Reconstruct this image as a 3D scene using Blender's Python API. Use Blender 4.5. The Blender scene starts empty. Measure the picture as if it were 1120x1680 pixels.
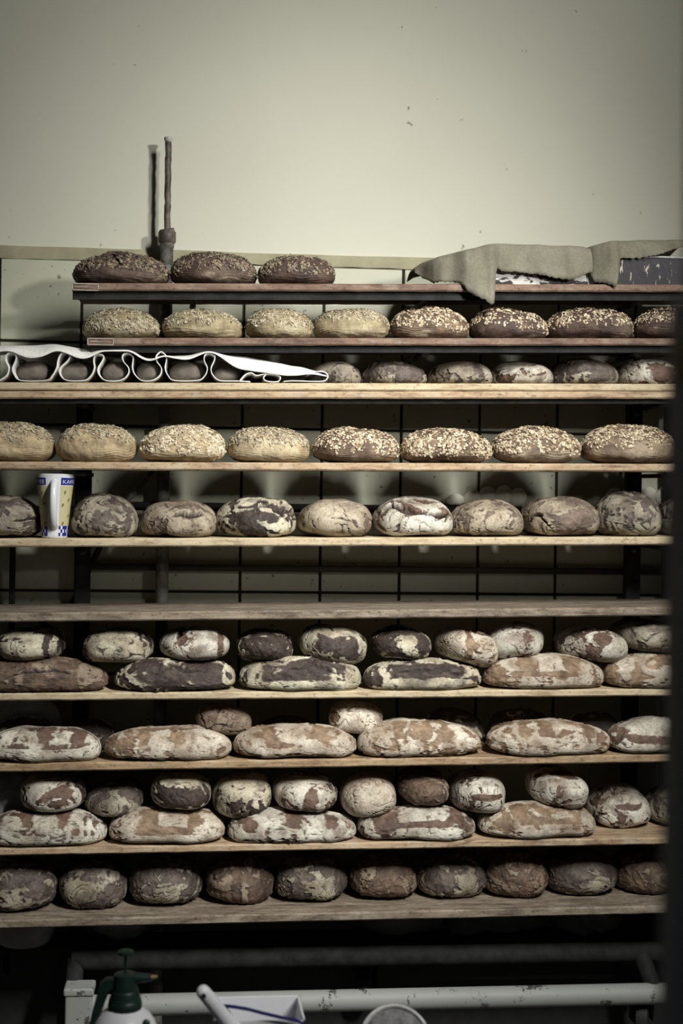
import bpy, math, random
import numpy as np
from mathutils import Vector, Matrix

C = bpy.context.scene.collection
SC = bpy.context.scene

# ------------------------------------------------------------------ camera
F = 2333.0
YAW = 0.088
ROLL = 0.0145
CAM = Vector((-3.5 * math.sin(YAW) / math.cos(YAW), -3.5, 1.55))
fwd = Vector((math.sin(YAW), math.cos(YAW), 0))
rgt0 = Vector((math.cos(YAW), -math.sin(YAW), 0))
up0 = Vector((0, 0, 1))
rgt = rgt0 * math.cos(ROLL) + up0 * math.sin(ROLL)
upv = up0 * math.cos(ROLL) - rgt0 * math.sin(ROLL)
cam_d = bpy.data.cameras.new('camera')
cam = bpy.data.objects.new('camera', cam_d)
C.objects.link(cam)
cam.matrix_world = Matrix(((rgt.x, upv.x, -fwd.x, CAM.x), (rgt.y, upv.y, -fwd.y, CAM.y),
                           (rgt.z, upv.z, -fwd.z, CAM.z), (0, 0, 0, 1)))
cam_d.sensor_fit = 'VERTICAL'
cam_d.sensor_height = 36.0
cam_d.sensor_width = 24.0
cam_d.lens = F / 1680 * 36.0
cam_d.shift_y = -40.0 / 1680
cam_d.clip_start = 0.05
cam_d.dof.use_dof = True
cam_d.dof.focus_distance = 3.52
cam_d.dof.aperture_fstop = 2.9
SC.camera = cam

# ------------------------------------------------------------------ world, light, exposure
SC.view_settings.view_transform = 'Standard'
SC.view_settings.look = 'None'
SC.view_settings.gamma = 1.0
SC.view_settings.exposure = 0.0
w = bpy.data.worlds.new('world'); SC.world = w
w.use_nodes = True
w.node_tree.nodes['Background'].inputs[0].default_value = (0.62, 0.70, 0.80, 1)
w.node_tree.nodes['Background'].inputs[1].default_value = 0.012

def area(name, loc, target, sx, sy, power, col, spread=math.pi):
    d = bpy.data.lights.new(name, 'AREA'); d.shape = 'RECTANGLE'; d.size = sx; d.size_y = sy
    d.energy = power; d.color = col; d.spread = spread
    o = bpy.data.objects.new(name, d); C.objects.link(o); o.location = loc
    o.rotation_euler = (Vector(target) - Vector(loc)).to_track_quat('-Z', 'Y').to_euler()
    return o
area('window_light', (3.1, -5.6, 2.80), (-0.02, 0.3, 2.58), 0.34, 0.34, 5.3, (1.0, 0.99, 0.93), math.radians(23.5))
area('ceiling_tube', (0.8, -2.3, 3.0), (0.0, 0.1, 1.12), 0.16, 1.1, 19.5, (1.0, 0.99, 0.94), math.radians(57))
area('room_fill', (-1.4, -5.0, 2.3), (0.0, 0.4, 1.5), 1.4, 1.0, 0.3, (0.85, 0.93, 1.0))  # weak unseen fill, added behind the camera to lift the shadows

# ------------------------------------------------------------------ pixel frame -> place
def at(px, py, Y):
    d = fwd + rgt * ((px - 560) / F) + upv * ((800 - py) / F)
    t = (Y - CAM.y) / d.y
    return CAM + d * t

# ------------------------------------------------------------------ numpy noise
_rng = np.random.RandomState(11)
_perm = _rng.permutation(256); _perm = np.concatenate([_perm, _perm, _perm])
_g = _rng.normal(size=(256, 3)); _g /= np.linalg.norm(_g, axis=1)[:, None]
def noise(p):
    pi = np.floor(p).astype(int); pf = p - pi; pi &= 255
    u = pf * pf * pf * (pf * (pf * 6 - 15) + 10)
    r = 0
    for dx in (0, 1):
        wx = u[:, 0] if dx else 1 - u[:, 0]
        for dy in (0, 1):
            wy = u[:, 1] if dy else 1 - u[:, 1]
            for dz in (0, 1):
                wz = u[:, 2] if dz else 1 - u[:, 2]
                h = _perm[_perm[_perm[(pi[:, 0] + dx)] + pi[:, 1] + dy] + pi[:, 2] + dz]
                g = _g[h]
                r = r + wx * wy * wz * (g[:, 0] * (pf[:, 0] - dx) + g[:, 1] * (pf[:, 1] - dy) + g[:, 2] * (pf[:, 2] - dz))
    return r * 1.5
def fbm(p, n=3):
    r = 0; a = 1.0
    for i in range(n):
        r = r + a * noise(p * (2.03 ** i) + 17.3 * i); a *= 0.5
    return r
def sst(a, b, x):
    t = np.clip((x - a) / (b - a), 0, 1); return t * t * (3 - 2 * t)

# ------------------------------------------------------------------ materials
def mat(name):
    m = bpy.data.materials.new(name); m.use_nodes = True
    nt = m.node_tree
    return m, nt, nt.nodes['Principled BSDF']
def N(nt, t, **k):
    n = nt.nodes.new(t)
    for a, b in k.items():
        if a.startswith('i_'):
            n.inputs[int(a[2:]) if a[2:].isdigit() else a[2:].replace('_', ' ')].default_value = b
        else: setattr(n, a, b)
    return n
def L(nt, a, b): nt.links.new(a, b)
def ramp(nt, src, p0, c0, p1, c1, *more):
    r = nt.nodes.new('ShaderNodeValToRGB'); e = r.color_ramp.elements
    e[0].position = p0; e[0].color = (*c0, 1); e[1].position = p1; e[1].color = (*c1, 1)
    for p, c in more: x = e.new(p); x.color = (*c, 1)
    L(nt, src, r.inputs[0]); return r.outputs[0]
def coords(nt, sc=(1, 1, 1), rnd=True):
    tc = N(nt, 'ShaderNodeTexCoord'); mp = N(nt, 'ShaderNodeMapping'); mp.inputs['Scale'].default_value = sc
    L(nt, tc.outputs['Object'], mp.inputs['Vector'])
    if rnd:
        oi = N(nt, 'ShaderNodeObjectInfo'); mu = N(nt, 'ShaderNodeMath', operation='MULTIPLY'); mu.inputs[1].default_value = 37.0
        L(nt, oi.outputs['Random'], mu.inputs[0]); L(nt, mu.outputs[0], mp.inputs['Location'])
    return mp.outputs[0]
def ntex(nt, vec, scale, detail=4, rough=0.6, dist=0.0):
    n = N(nt, 'ShaderNodeTexNoise'); n.inputs['Scale'].default_value = scale; n.inputs['Detail'].default_value = detail
    n.inputs['Roughness'].default_value = rough; n.inputs['Distortion'].default_value = dist
    L(nt, vec, n.inputs['Vector']); return n.outputs['Fac']
def mixc(nt, fac, a, b, mode='MIX'):
    m = N(nt, 'ShaderNodeMix', data_type='RGBA', blend_type=mode)
    for s, v in ((m.inputs[0], fac), (m.inputs[6], a), (m.inputs[7], b)):
        if isinstance(v, (int, float)): s.default_value = v
        elif isinstance(v, tuple): s.default_value = (*v, 1)
        else: L(nt, v, s)
    return m.outputs[2]
def bump(nt, bs, h, strength, dist):
    b = N(nt, 'ShaderNodeBump'); b.inputs['Strength'].default_value = strength; b.inputs['Distance'].default_value = dist
    L(nt, h, b.inputs['Height']); L(nt, b.outputs[0], bs.inputs['Normal'])

def wood(name, a, b, c, fl_amt=0.4):
    m, nt, bs = mat(name)
    v = coords(nt, (2.2, 12, 12)); n1 = ntex(nt, v, 4, 7, 0.72, 0.4)
    col = ramp(nt, n1, 0.34, c, 0.66, a, (0.48, b))
    v2 = coords(nt, (9, 16, 16)); n2 = ntex(nt, v2, 7, 6, 0.8)
    st = ramp(nt, n2, 0.34, (0.8, 0.8, 0.8), 0.47, (0, 0, 0))
    col = mixc(nt, st, col, tuple(x * 0.5 for x in c))
    v3 = coords(nt, (3, 5, 5)); n3 = ntex(nt, v3, 5, 6, 0.75)
    fl = ramp(nt, n3, 0.5, (0, 0, 0), 0.68, (fl_amt, fl_amt, fl_amt))
    col = mixc(nt, fl, col, (0.52, 0.48, 0.39))
    L(nt, col, bs.inputs['Base Color']); bs.inputs['Roughness'].default_value = 0.8
    bump(nt, bs, n1, 0.5, 0.002)
    return m
W_red = wood('worn_red_wood', (0.25, 0.165, 0.115), (0.165, 0.10, 0.072), (0.075, 0.042, 0.03), .25)
W_pale = wood('pale_wood', (0.56, 0.47, 0.32), (0.47, 0.38, 0.245), (0.29, 0.21, 0.125), .25)
W_tan = wood('tan_wood', (0.50, 0.38, 0.25), (0.37, 0.26, 0.16), (0.16, 0.10, 0.06))
W_gold = wood('golden_wood', (0.42, 0.30, 0.18), (0.30, 0.20, 0.11), (0.13, 0.08, 0.045), .25)
W_grey = wood('grey_wood', (0.30, 0.25, 0.19), (0.18, 0.14, 0.10), (0.07, 0.05, 0.038), .3)
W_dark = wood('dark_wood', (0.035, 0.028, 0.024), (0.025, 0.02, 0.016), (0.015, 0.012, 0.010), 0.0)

def plain(name, col, rough=0.6, metal=0.0, var=0.25, scale=20, bmp=0.15):
    m, nt, bs = mat(name); v = coords(nt); n = ntex(nt, v, scale, 5, 0.65)
    c = ramp(nt, n, 0.35, tuple(x * (1 - var) for x in col), 0.65, tuple(min(1, x * (1 + var)) for x in col))
    L(nt, c, bs.inputs['Base Color']); bs.inputs['Roughness'].default_value = rough; bs.inputs['Metallic'].default_value = metal
    if bmp: bump(nt, bs, n, bmp, 0.002)
    return m
M_steel = plain('dark_painted_steel', (0.019, 0.020, 0.019), 0.75, 0.0, 0.4, 25)
M_steel.node_tree.nodes['Principled BSDF'].inputs['Specular IOR Level'].default_value = 0.15
M_bolt = plain('bolt_steel', (0.06, 0.06, 0.055), 0.5, 0.3)
M_post = plain('foreground_grey_steel', (0.42, 0.42, 0.49), 0.6, 0.0, 0.1, 6)
M_latch = plain('brown_latch', (0.60, 0.43, 0.23), 0.6)
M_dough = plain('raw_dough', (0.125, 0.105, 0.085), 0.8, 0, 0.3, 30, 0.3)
M_bun = plain('white_dough', (0.62, 0.60, 0.50), 0.7, 0, 0.1)
M_sack = plain('flour_sack', (0.20, 0.20, 0.20), 0.8, 0, 0.2, 12, 0.4)
M_sackw = plain('white_sack', (0.36, 0.36, 0.37), 0.7, 0, 0.2, 12, 0.4)
M_green = plain('dark_green_plastic', (0.007, 0.022, 0.017), 0.42, 0, 0.15, 30, 0.03)
M_white = plain('white_plastic', (0.72, 0.72, 0.76), 0.35, 0, 0.04, 8, 0.02)
M_blue = plain('blue_strap', (0.022, 0.022, 0.14), 0.5, 0, 0.1)
M_brass = plain('brass', (0.5, 0.38, 0.18), 0.35, 0.8)
M_label = plain('bright_metal_edge', (0.55, 0.52, 0.45), 0.5, 0.2)
M_rim = plain('dusty_white_rim', (0.42, 0.42, 0.41), 0.6, 0, 0.25, 60, 0.3)
M_mottle = plain('mottled_grey', (0.10, 0.095, 0.10), 0.7, 0, 0.8, 40, 0.6)
M_mug = plain('white_glass', (0.66, 0.67, 0.70), 0.18, 0, 0.02, 8, 0)
M_mbeige = plain('beige_print', (0.50, 0.46, 0.27), 0.3, 0, 0.05, 8, 0)
M_mblue = plain('blue_print', (0.018, 0.022, 0.22), 0.3, 0, 0.05, 8, 0)
M_mbean = plain('bean_print', (0.20, 0.15, 0.07), 0.3, 0, 0.05, 8, 0)
M_mwhite = plain('white_print', (0.62, 0.62, 0.66), 0.3, 0, 0.02, 8, 0)
M_floor = plain('floor_concrete', (0.09, 0.085, 0.08), 0.8, 0, 0.3, 6)
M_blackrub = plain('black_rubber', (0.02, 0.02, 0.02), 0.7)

def m_plaster():
    m, nt, bs = mat('cream_plaster'); v = coords(nt, rnd=False)
    n = ntex(nt, v, 1.3, 5, 0.6); c = ramp(nt, n, 0.3, (0.545, 0.54, 0.445), 0.7, (0.59, 0.585, 0.49))
    n2 = ntex(nt, v, 26, 3, 0.5); sp = ramp(nt, n2, 0.745, (0, 0, 0), 0.78, (1, 1, 1))
    c = mixc(nt, sp, c, (0.22, 0.19, 0.13))
    L(nt, c, bs.inputs['Base Color']); bs.inputs['Roughness'].default_value = 0.8
    n3 = ntex(nt, v, 9, 6, 0.6); bump(nt, bs, n3, 0.35, 0.004); return m
M_plaster = m_plaster()
def m_tile():
    m, nt, bs = mat('old_cream_tile'); v = coords(nt, rnd=False)
    n = ntex(nt, v, 3, 5, 0.6); c = ramp(nt, n, 0.3, (0.40, 0.405, 0.31), 0.7, (0.49, 0.49, 0.385))
    n2 = ntex(nt, v, 55, 3, 0.6); sp = ramp(nt, n2, 0.66, (0, 0, 0), 0.72, (1, 1, 1))
    c = mixc(nt, sp, c, (0.13, 0.12, 0.075))
    L(nt, c, bs.inputs['Base Color']); bs.inputs['Roughness'].default_value = 0.5
    bump(nt, bs, n, 0.2, 0.003); return m
M_tile = m_tile()
M_grout = plain('black_grout', (0.018, 0.015, 0.010), 0.9)
M_band = plain('olive_plaster_band', (0.30, 0.28, 0.185), 0.85, 0, 0.15, 14, 0.5)

def m_pipe(name, base, spot, lo, hi):
    m, nt, bs = mat(name); v = coords(nt, (1, 1, 1)); n = ntex(nt, v, 16, 6, 0.75)
    c = ramp(nt, n, lo, spot, hi, base); n2 = ntex(nt, v, 3, 3); c = mixc(nt, ramp(nt, n2, 0.4, (0, 0, 0), 0.7, (0.4, 0.4, 0.4)), c, tuple(x * 0.7 for x in base))
    L(nt, c, bs.inputs['Base Color']); bs.inputs['Roughness'].default_value = 0.6; bump(nt, bs, n, 0.4, 0.002); return m
M_pipew = m_pipe('chipped_white_paint', (0.29, 0.30, 0.285), (0.045, 0.038, 0.042), 0.385, 0.42)
M_pipeg = m_pipe('grimy_grey_pipe', (0.20, 0.20, 0.18), (0.045, 0.035, 0.028), 0.42, 0.56)
M_rod = m_pipe('rusted_rod', (0.15, 0.125, 0.10), (0.04, 0.028, 0.022), 0.45, 0.60)
def m_linen(name, a, b, st):
    m, nt, bs = mat(name); v = coords(nt, rnd=False); n = ntex(nt, v, 5, 5, 0.65); c = ramp(nt, n, 0.35, a, 0.65, b)
    n1 = ntex(nt, v, 160, 2, 0.5); c = mixc(nt, 0.35, c, ramp(nt, n1, 0.3, (0.5, 0.5, 0.5), 0.7, (1, 1, 1)), 'MULTIPLY')
    L(nt, c, bs.inputs['Base Color']); bs.inputs['Roughness'].default_value = 0.95
    wv = N(nt, 'ShaderNodeTexWave'); wv.inputs['Scale'].default_value = 260; L(nt, v, wv.inputs['Vector'])
    bump(nt, bs, n1, st, 0.001); return m
M_linen = m_linen('grey_linen', (0.15, 0.14, 0.10), (0.245, 0.23, 0.175), 0.5)
M_couche = m_linen('white_linen', (0.80, 0.79, 0.75), (0.88, 0.87, 0.84), 0.2)
def m_tray(name, base, mark, lo, hi, sc):
    m, nt, bs = mat(name); v = coords(nt, sc, rnd=False); n = ntex(nt, v, 9, 4, 0.6, 0.4)
    c = ramp(nt, n, lo, base, hi, mark); L(nt, c, bs.inputs['Base Color']); bs.inputs['Roughness'].default_value = 0.45
    bs.inputs['Metallic'].default_value = 0.3; bump(nt, bs, n, 0.4, 0.002); return m
M_tray1 = m_tray('blistered_enamel', (0.50, 0.49, 0.47), (0.02, 0.015, 0.012), 0.50, 0.53, (1.5, 3, 3))
M_tray2 = m_tray('black_tin_painted_glints', (0.025, 0.022, 0.028), (0.42, 0.38, 0.30), 0.60, 0.66, (8, 2, 3))  # pale marks put the highlights of the embossing into the colour

_mc = {}
def m_crust(key, brown, flour, dark):
    if key in _mc: return _mc[key]
    m, nt, bs = mat('crust_' + key); v = coords(nt)
    af = N(nt, 'ShaderNodeAttribute', attribute_name='flour'); ac = N(nt, 'ShaderNodeAttribute', attribute_name='crack')
    n = ntex(nt, v, 34, 6, 0.75); n2 = ntex(nt, v, 9, 5, 0.65); n3 = ntex(nt, v, 190, 4, 0.7)
    bc = ramp(nt, n, 0.30, tuple(x * 0.45 for x in brown), 0.72, tuple(min(1, x * 1.7) for x in brown), (0.5, brown))
    n5 = ntex(nt, v, 11, 5, 0.7, 0.5); bc = mixc(nt, ramp(nt, n5, 0.50, (0, 0, 0), 0.66, (0.75, 0.75, 0.75)), bc, dark)
    fc = ramp(nt, n2, 0.32, tuple(x * 0.55 + y * 0.3 for x, y in zip(flour, brown)), 0.58, flour)
    grain = ramp(nt, n3, 0.34, (0.62, 0.60, 0.57), 0.52, (1, 1, 1))
    fc = mixc(nt, 1.0, fc, grain, 'MULTIPLY')
    # flour worn through in small specks
    n4 = ntex(nt, v, 15, 4, 0.6); fc = mixc(nt, 1.0, fc, ramp(nt, n4, 0.36, (0.62, 0.57, 0.52), 0.58, (1, 1, 1)), 'MULTIPLY')
    th = N(nt, 'ShaderNodeMath', operation='MULTIPLY_ADD'); L(nt, n, th.inputs[0]); th.inputs[1].default_value = 1.7; th.inputs[2].default_value = -0.80
    ad = N(nt, 'ShaderNodeMath', operation='ADD', use_clamp=True); L(nt, af.outputs['Fac'], ad.inputs[0]); L(nt, th.outputs[0], ad.inputs[1])
    mu = N(nt, 'ShaderNodeMath', operation='MULTIPLY', use_clamp=True); L(nt, ad.outputs[0], mu.inputs[0])
    af2 = N(nt, 'ShaderNodeMath', operation='MULTIPLY_ADD', use_clamp=True); L(nt, af.outputs['Fac'], af2.inputs[0]); af2.inputs[1].default_value = 0.86; af2.inputs[2].default_value = 0.13
    L(nt, af2.outputs[0], mu.inputs[1])
    col = mixc(nt, mu.outputs[0], bc, fc)
    col = mixc(nt, ac.outputs['Fac'], col, dark)
    L(nt, col, bs.inputs['Base Color']); bs.inputs['Roughness'].default_value = 0.72
    mm = N(nt, 'ShaderNodeMath', operation='ADD'); L(nt, n, mm.inputs[0])
    m3 = N(nt, 'ShaderNodeMath', operation='MULTIPLY'); L(nt, n3, m3.inputs[0]); m3.inputs[1].default_value = 0.3; L(nt, m3.outputs[0], mm.inputs[1])
    bump(nt, bs, mm.outputs[0], 0.55, 0.004)
    _mc[key] = m; return m
DK = (0.022, 0.012, 0.010)
CR = dict(
    tan=((0.22, 0.15, 0.095), (0.68, 0.62, 0.52), (0.09, 0.045, 0.025)),
    mid=((0.12, 0.072, 0.050), (0.72, 0.69, 0.60), (0.035, 0.018, 0.013)),
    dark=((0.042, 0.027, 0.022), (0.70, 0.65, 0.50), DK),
    dusty=((0.15, 0.11, 0.085), (0.46, 0.40, 0.30), DK),
    grey=((0.10, 0.078, 0.066), (0.44, 0.40, 0.31), DK),
    brown=((0.115, 0.074, 0.05), (0.34, 0.27, 0.20), DK),
    cream=((0.37, 0.285, 0.165), (0.60, 0.50, 0.33), (0.12, 0.07, 0.04)),
    olive=((0.30, 0.245, 0.14), (0.47, 0.42, 0.28), (0.08, 0.05, 0.03)),
    nut=((0.13, 0.084, 0.055), (0.42, 0.34, 0.24), (0.04, 0.02, 0.014)),
    burnt=((0.062, 0.036, 0.027), (0.32, 0.25, 0.18), DK))
def crust(k): return m_crust(k, *CR[k])
def m_seed(name, a, b):
    m, nt, bs = mat(name); v = coords(nt); n = ntex(nt, v, 90, 2, 0.5)
    L(nt, ramp(nt, n, 0.35, a, 0.65, b), bs.inputs['Base Color']); bs.inputs['Roughness'].default_value = 0.65; return m
SEED = dict(pale=m_seed('pale_oat_flakes', (0.38, 0.29, 0.18), (0.72, 0.64, 0.48)),
            grey=m_seed('sunflower_seeds', (0.20, 0.155, 0.10), (0.55, 0.49, 0.35)),
            dark=m_seed('toasted_flakes', (0.05, 0.033, 0.024), (0.33, 0.26, 0.175)),
            gold=m_seed('golden_oat_flakes', (0.22, 0.14, 0.08), (0.74, 0.64, 0.46)))

# ------------------------------------------------------------------ mesh helpers
class MB:
    def __init__(s): s.v = []; s.f = []; s.m = []
    def add(s, vs, fs, mi=0):
        o = len(s.v); s.v += [tuple(v) for v in vs]; s.f += [tuple(i + o for i in f) for f in fs]; s.m += [mi] * len(fs); return s
    def box(s, c, d, M=None, mi=0):
        x, y, z = d[0] / 2, d[1] / 2, d[2] / 2
        vs = [Vector((a * x, b * y, e * z)) for a in (-1, 1) for b in (-1, 1) for e in (-1, 1)]
        if M is not None: vs = [M @ v for v in vs]
        vs = [v + Vector(c) for v in vs]
        return s.add(vs, [(0, 1, 3, 2), (4, 6, 7, 5), (0, 4, 5, 1), (2, 3, 7, 6), (0, 2, 6, 4), (1, 5, 7, 3)], mi)
    def tube(s, pts, r, n=16, cap=True, mi=0, rs=None):
        pts = [Vector(p) for p in pts]; vs = []; fs = []
        t0 = (pts[1] - pts[0]).normalized(); a = t0.orthogonal().normalized()
        for i, p in enumerate(pts):
            t = (pts[min(i + 1, len(pts) - 1)] - pts[max(i - 1, 0)]).normalized()
            a = (a - t * a.dot(t)).normalized(); b = t.cross(a)
            rr = rs[i] if rs else r
            for k in range(n):
                an = 2 * math.pi * k / n; vs.append(p + (a * math.cos(an) + b * math.sin(an)) * rr)
        for i in range(len(pts) - 1):
            for k in range(n):
                k2 = (k + 1) % n; fs.append((i * n + k, i * n + k2, (i + 1) * n + k2, (i + 1) * n + k))
        if cap: fs.append(tuple(range(n))[::-1]); fs.append(tuple((len(pts) - 1) * n + k for k in range(n)))
        return s.add(vs, fs, mi)
    def lathe(s, prof, n=48, c=(0, 0, 0), M=None, mi=0):
        vs = []; fs = []
        for r, z in prof:
            for k in range(n):
                an = 2 * math.pi * k / n; v = Vector((r * math.cos(an), r * math.sin(an), z))
                if M is not None: v = M @ v
                vs.append(v + Vector(c))
        for i in range(len(prof) - 1):
            for k in range(n):
                k2 = (k + 1) % n; fs.append((i * n + k, i * n + k2, (i + 1) * n + k2, (i + 1) * n + k))
        fs.append(tuple(range(n))[::-1]); fs.append(tuple((len(prof) - 1) * n + k for k in range(n)))
        return s.add(vs, fs, mi)
    def build(s, name, mats, parent=None, smooth=False, bevel=0, loc=None):
        me = bpy.data.meshes.new(name); me.from_pydata([tuple(v) for v in s.v], [], s.f)
        if not isinstance(mats, (list, tuple)): mats = [mats]
        for m in mats: me.materials.append(m)
        if len(mats) > 1: me.polygons.foreach_set('material_index', s.m)
        if smooth:
            me.polygons.foreach_set('use_smooth', [True] * len(me.polygons))
            me.set_sharp_from_angle(angle=math.radians(42))
        me.update(); o = bpy.data.objects.new(name, me); C.objects.link(o)
        if parent: o.parent = parent
        if loc is not None: o.location = loc
        if bevel:
            b = o.modifiers.new('bevel', 'BEVEL'); b.width = bevel; b.segments = 3; b.limit_method = 'ANGLE'
        return o
def tag(o, label=None, cat=None, group=None, kind=None):
    if label: o['label'] = label
    if cat: o['category'] = cat
    if group: o['group'] = group
    if kind: o['kind'] = kind
    return o
def empty(name, loc, label, cat, group=None):
    o = bpy.data.objects.new(name, None); C.objects.link(o); o.location = loc; o.empty_display_size = 0.05
    return tag(o, label, cat, group)

# ------------------------------------------------------------------ setting
WY = 0.36
def grid_wall(name, x0, x1, z0, z1, y, m):
    return tag(MB().box(((x0 + x1) / 2, y + 0.06, (z0 + z1) / 2), (x1 - x0, 0.12, z1 - z0)).build(name, m), kind='structure')
grid_wall('wall_back', -3.2, 3.4, 0, 4.0, WY + 0.004, M_plaster)
fl = tag(MB().box((0.1, -2.4, -0.05), (6.6, 6.2, 0.1)).build('floor', M_floor), kind='structure')
P = at(0, 421, WY); ztile = at(330, 432, WY).z
gx0 = at(-0.5, 500, WY).x
pw = 0.2165; ph = at(60, 421, WY).z - at(60, 557, WY).z
mb = MB()
NX0, NX1, NZ = -7, 13, int(ztile / ph) + 1
g = 0.0035
mbg = MB(); mbg.box(((gx0 + (NX0 + NX1) * pw / 2), WY + 0.001, ztile / 2), ((NX1 - NX0) * pw, 0.006, ztile))
for i in range(NX0, NX1):
    for j in range(NZ):
        z1 = ztile - j * ph; z0 = max(0.0, z1 - ph)
        if z1 - z0 < 0.02: continue
        mb.box((gx0 + (i + .5) * pw, WY - 0.004, (z0 + z1) / 2 + (0 if j else 0.0)), (pw - 2 * g, 0.012, z1 - z0 - 2 * g))
tg = tag(mbg.build('trim_1', M_grout), kind='structure')
tl = tag(mb.build('trim_2', M_tile, bevel=0.003), kind='structure')
# olive plaster band along the tile top
vs = []; fs = []; n = 260
rnd = random.Random(4)
tmp = np.array([[i * 0.13, 0.5, 0.2] for i in range(n)]); hn = noise(tmp * 1.9); hn2 = noise(tmp * 0.7 + 9)
xs = [gx0 + NX0 * pw + (NX1 - NX0) * pw * i / (n - 1) for i in range(n)]
for i, x in enumerate(xs):
    zt = ztile + 0.032 + 0.003 * hn2[i]; zb = ztile - 0.001 + 0.004 * hn[i]
    yf = WY - 0.009 + 0.002 * hn2[i]
    vs += [(x, WY + .01, zb - .002), (x, yf, zb), (x, yf - 0.002, (zb + zt) / 2), (x, yf + .004, zt), (x, WY + .01, zt + .002)]
for i in range(n - 1):
    for k in range(4): fs.append((i * 5 + k, (i + 1) * 5 + k, (i + 1) * 5 + k + 1, i * 5 + k + 1))
tag(MB().add(vs, fs).build('trim_3', M_band, smooth=True), kind='structure')

# ------------------------------------------------------------------ boards
B = {}
def board(key, pxL, yL, pxR, yR, th, depth, m, label, y0=0.0, ends=False):
    a = at(pxL, yL, y0); b = at(pxR, yR, y0); T = th * 0.0015
    xL, zL, xR, zR = a.x, a.z, b.x, b.z
    n = 60; vs = []; fs = []; s = 0.0035
    prof = [(s, 0), (0, -s), (0, -T + s), (s, -T), (depth - s, -T), (depth, -T + s), (depth, -s), (depth - s, 0)]
    rs = np.random.RandomState(abs(hash(key)) % 1 + len(B) * 7)
    c = np.array([[i * 0.3, len(B) * 3.3, 0.4] for i in range(n + 1)]); wv = noise(c) * 0.0016; wv2 = noise(c * 2.3 + 5) * 0.0012
    zoff = (zL, zR)
    for i in range(n + 1):
        t = i / n; x = xL + (xR - xL) * t; z = zL + (zR - zL) * t
        for j, (py, pz) in enumerate(prof):
            vs.append((x, y0 + py + (wv[i] if py < depth / 2 else 0), z + pz + (wv2[i] * (1 if pz < -T / 2 else 0.0))))
    k = len(prof)
    for i in range(n):
        for j in range(k): j2 = (j + 1) % k; fs.append((i * k + j, i * k + j2, (i + 1) * k + j2, (i + 1) * k + j))
    fs.append(tuple(range(k))[::-1]); fs.append(tuple(n * k + j for j in range(k)))
    o = MB().add(vs, fs).build('shelf_board', m)
    tag(o, label, 'shelf board', 'long wooden boards of the bread rack')
    B[key] = lambda x: zL + (zR - zL) * (x - xL) / (xR - xL)
    if ends:   # metal end clip with an outline
        e = MB(); x1 = xL + 0.063; zc = zL - T / 2; q = 0.0016
        for (cx, cz, dx, dz) in (((xL + x1) / 2, zL - q, x1 - xL, q), ((xL + x1) / 2, zL - T + q, x1 - xL, q), (xL + q, zc, q, T - q), (x1, zc, q, T - q), (xL + .022, zc, .03, q * .9)):
            e.box((cx, -0.0012 + y0, cz), (dx, 0.0022, dz))
        e.build('end_clip', M_label, o)['label'] = 'thin bright metal outline clip on the end of the board'
    return o
board('1', 118, 464, 1210, 467, 12.5, 0.265, W_red, 'reddish worn board of the top shelf, under the cloth-covered trays', ends=True)
board('2', 143, 554, 1210, 555, 12, 0.265, W_red, 'reddish worn board of the second shelf, under the second row of seeded loaves', ends=True)
board('3a', -60, 627, 1210, 630, 12.5, 0.265, W_pale, 'pale upper board of the doubled third shelf, carrying the white proofing cloth')
board('3b', -60, 641.5, 1210, 642.5, 12, 0.265, W_tan, 'tan lower board of the doubled third shelf, directly beneath the pale board')
board('4', -60, 757, 1210, 761.5, 13, 0.185, W_tan, 'tan board of the fourth shelf, under the eight large seeded loaves')
board('5', -60, 884, 1210, 880.5, 13.5, 0.265, W_pale, 'palest board, fifth shelf from the top, with the mug on it')
board('6', -60, 1006.5, 1210, 995, 14.5, 0.265, W_grey, 'greyish empty board with nothing standing on it')
board('7', -60, 1138, 1210, 1129.5, 12, 0.265, W_pale, 'pale board just below the empty one, under dark stacked loaves')
board('8', -60, 1254, 1210, 1236, 13.5, 0.265, W_gold, 'golden brown board third from the bottom, under six long floured loaves')
board('9', -60, 1393, 1210, 1372, 12, 0.265, W_tan, 'tan board second from the bottom, under stacked white floured loaves')
board('10', -60, 1511, 1210, 1483, 14, 0.265, W_grey, 'lowest board of the rack, dusty brown with shaded loaves')
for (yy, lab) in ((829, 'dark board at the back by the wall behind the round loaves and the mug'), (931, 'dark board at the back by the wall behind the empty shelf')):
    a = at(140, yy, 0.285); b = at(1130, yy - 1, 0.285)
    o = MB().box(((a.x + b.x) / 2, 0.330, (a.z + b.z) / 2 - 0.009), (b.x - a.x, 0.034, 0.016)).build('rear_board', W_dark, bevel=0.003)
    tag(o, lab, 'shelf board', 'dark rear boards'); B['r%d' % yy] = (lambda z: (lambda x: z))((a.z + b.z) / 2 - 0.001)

# ------------------------------------------------------------------ rack frame
rack = empty('bread_rack', (0, 0.3, 0), 'tall dark steel rack frame with a white chipped pipe at its foot', 'rack')
def part(mbx, name, m, parent=rack, label=None, **k):
    o = mbx.build(name, m, parent, **k)
    if parent is rack: o.matrix_parent_inverse = Matrix.Translation((0, -0.3, 0))
    if label: o['label'] = label
    return o
PY = 0.272
def post(pxt, pyt, pxb, pyb, y, wpx, name='post', m=M_steel):
    a = at(pxt, pyt, y); b = at(pxb, pyb, y); w = wpx * 0.0015
    x = (a.x + b.x) / 2; mb = MB()
    mb.box((x, y, (a.z + b.z) / 2), (w, 0.005, a.z - b.z)); mb.box((x - w / 2, y + 0.014, (a.z + b.z) / 2), (0.005, 0.028, a.z - b.z))
    return part(mb, name, m, bevel=0.0015), x, a.z, b.z
p1, xl, zt, zb = post(134, 640, 131, 1690, PY, 27)
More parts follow.
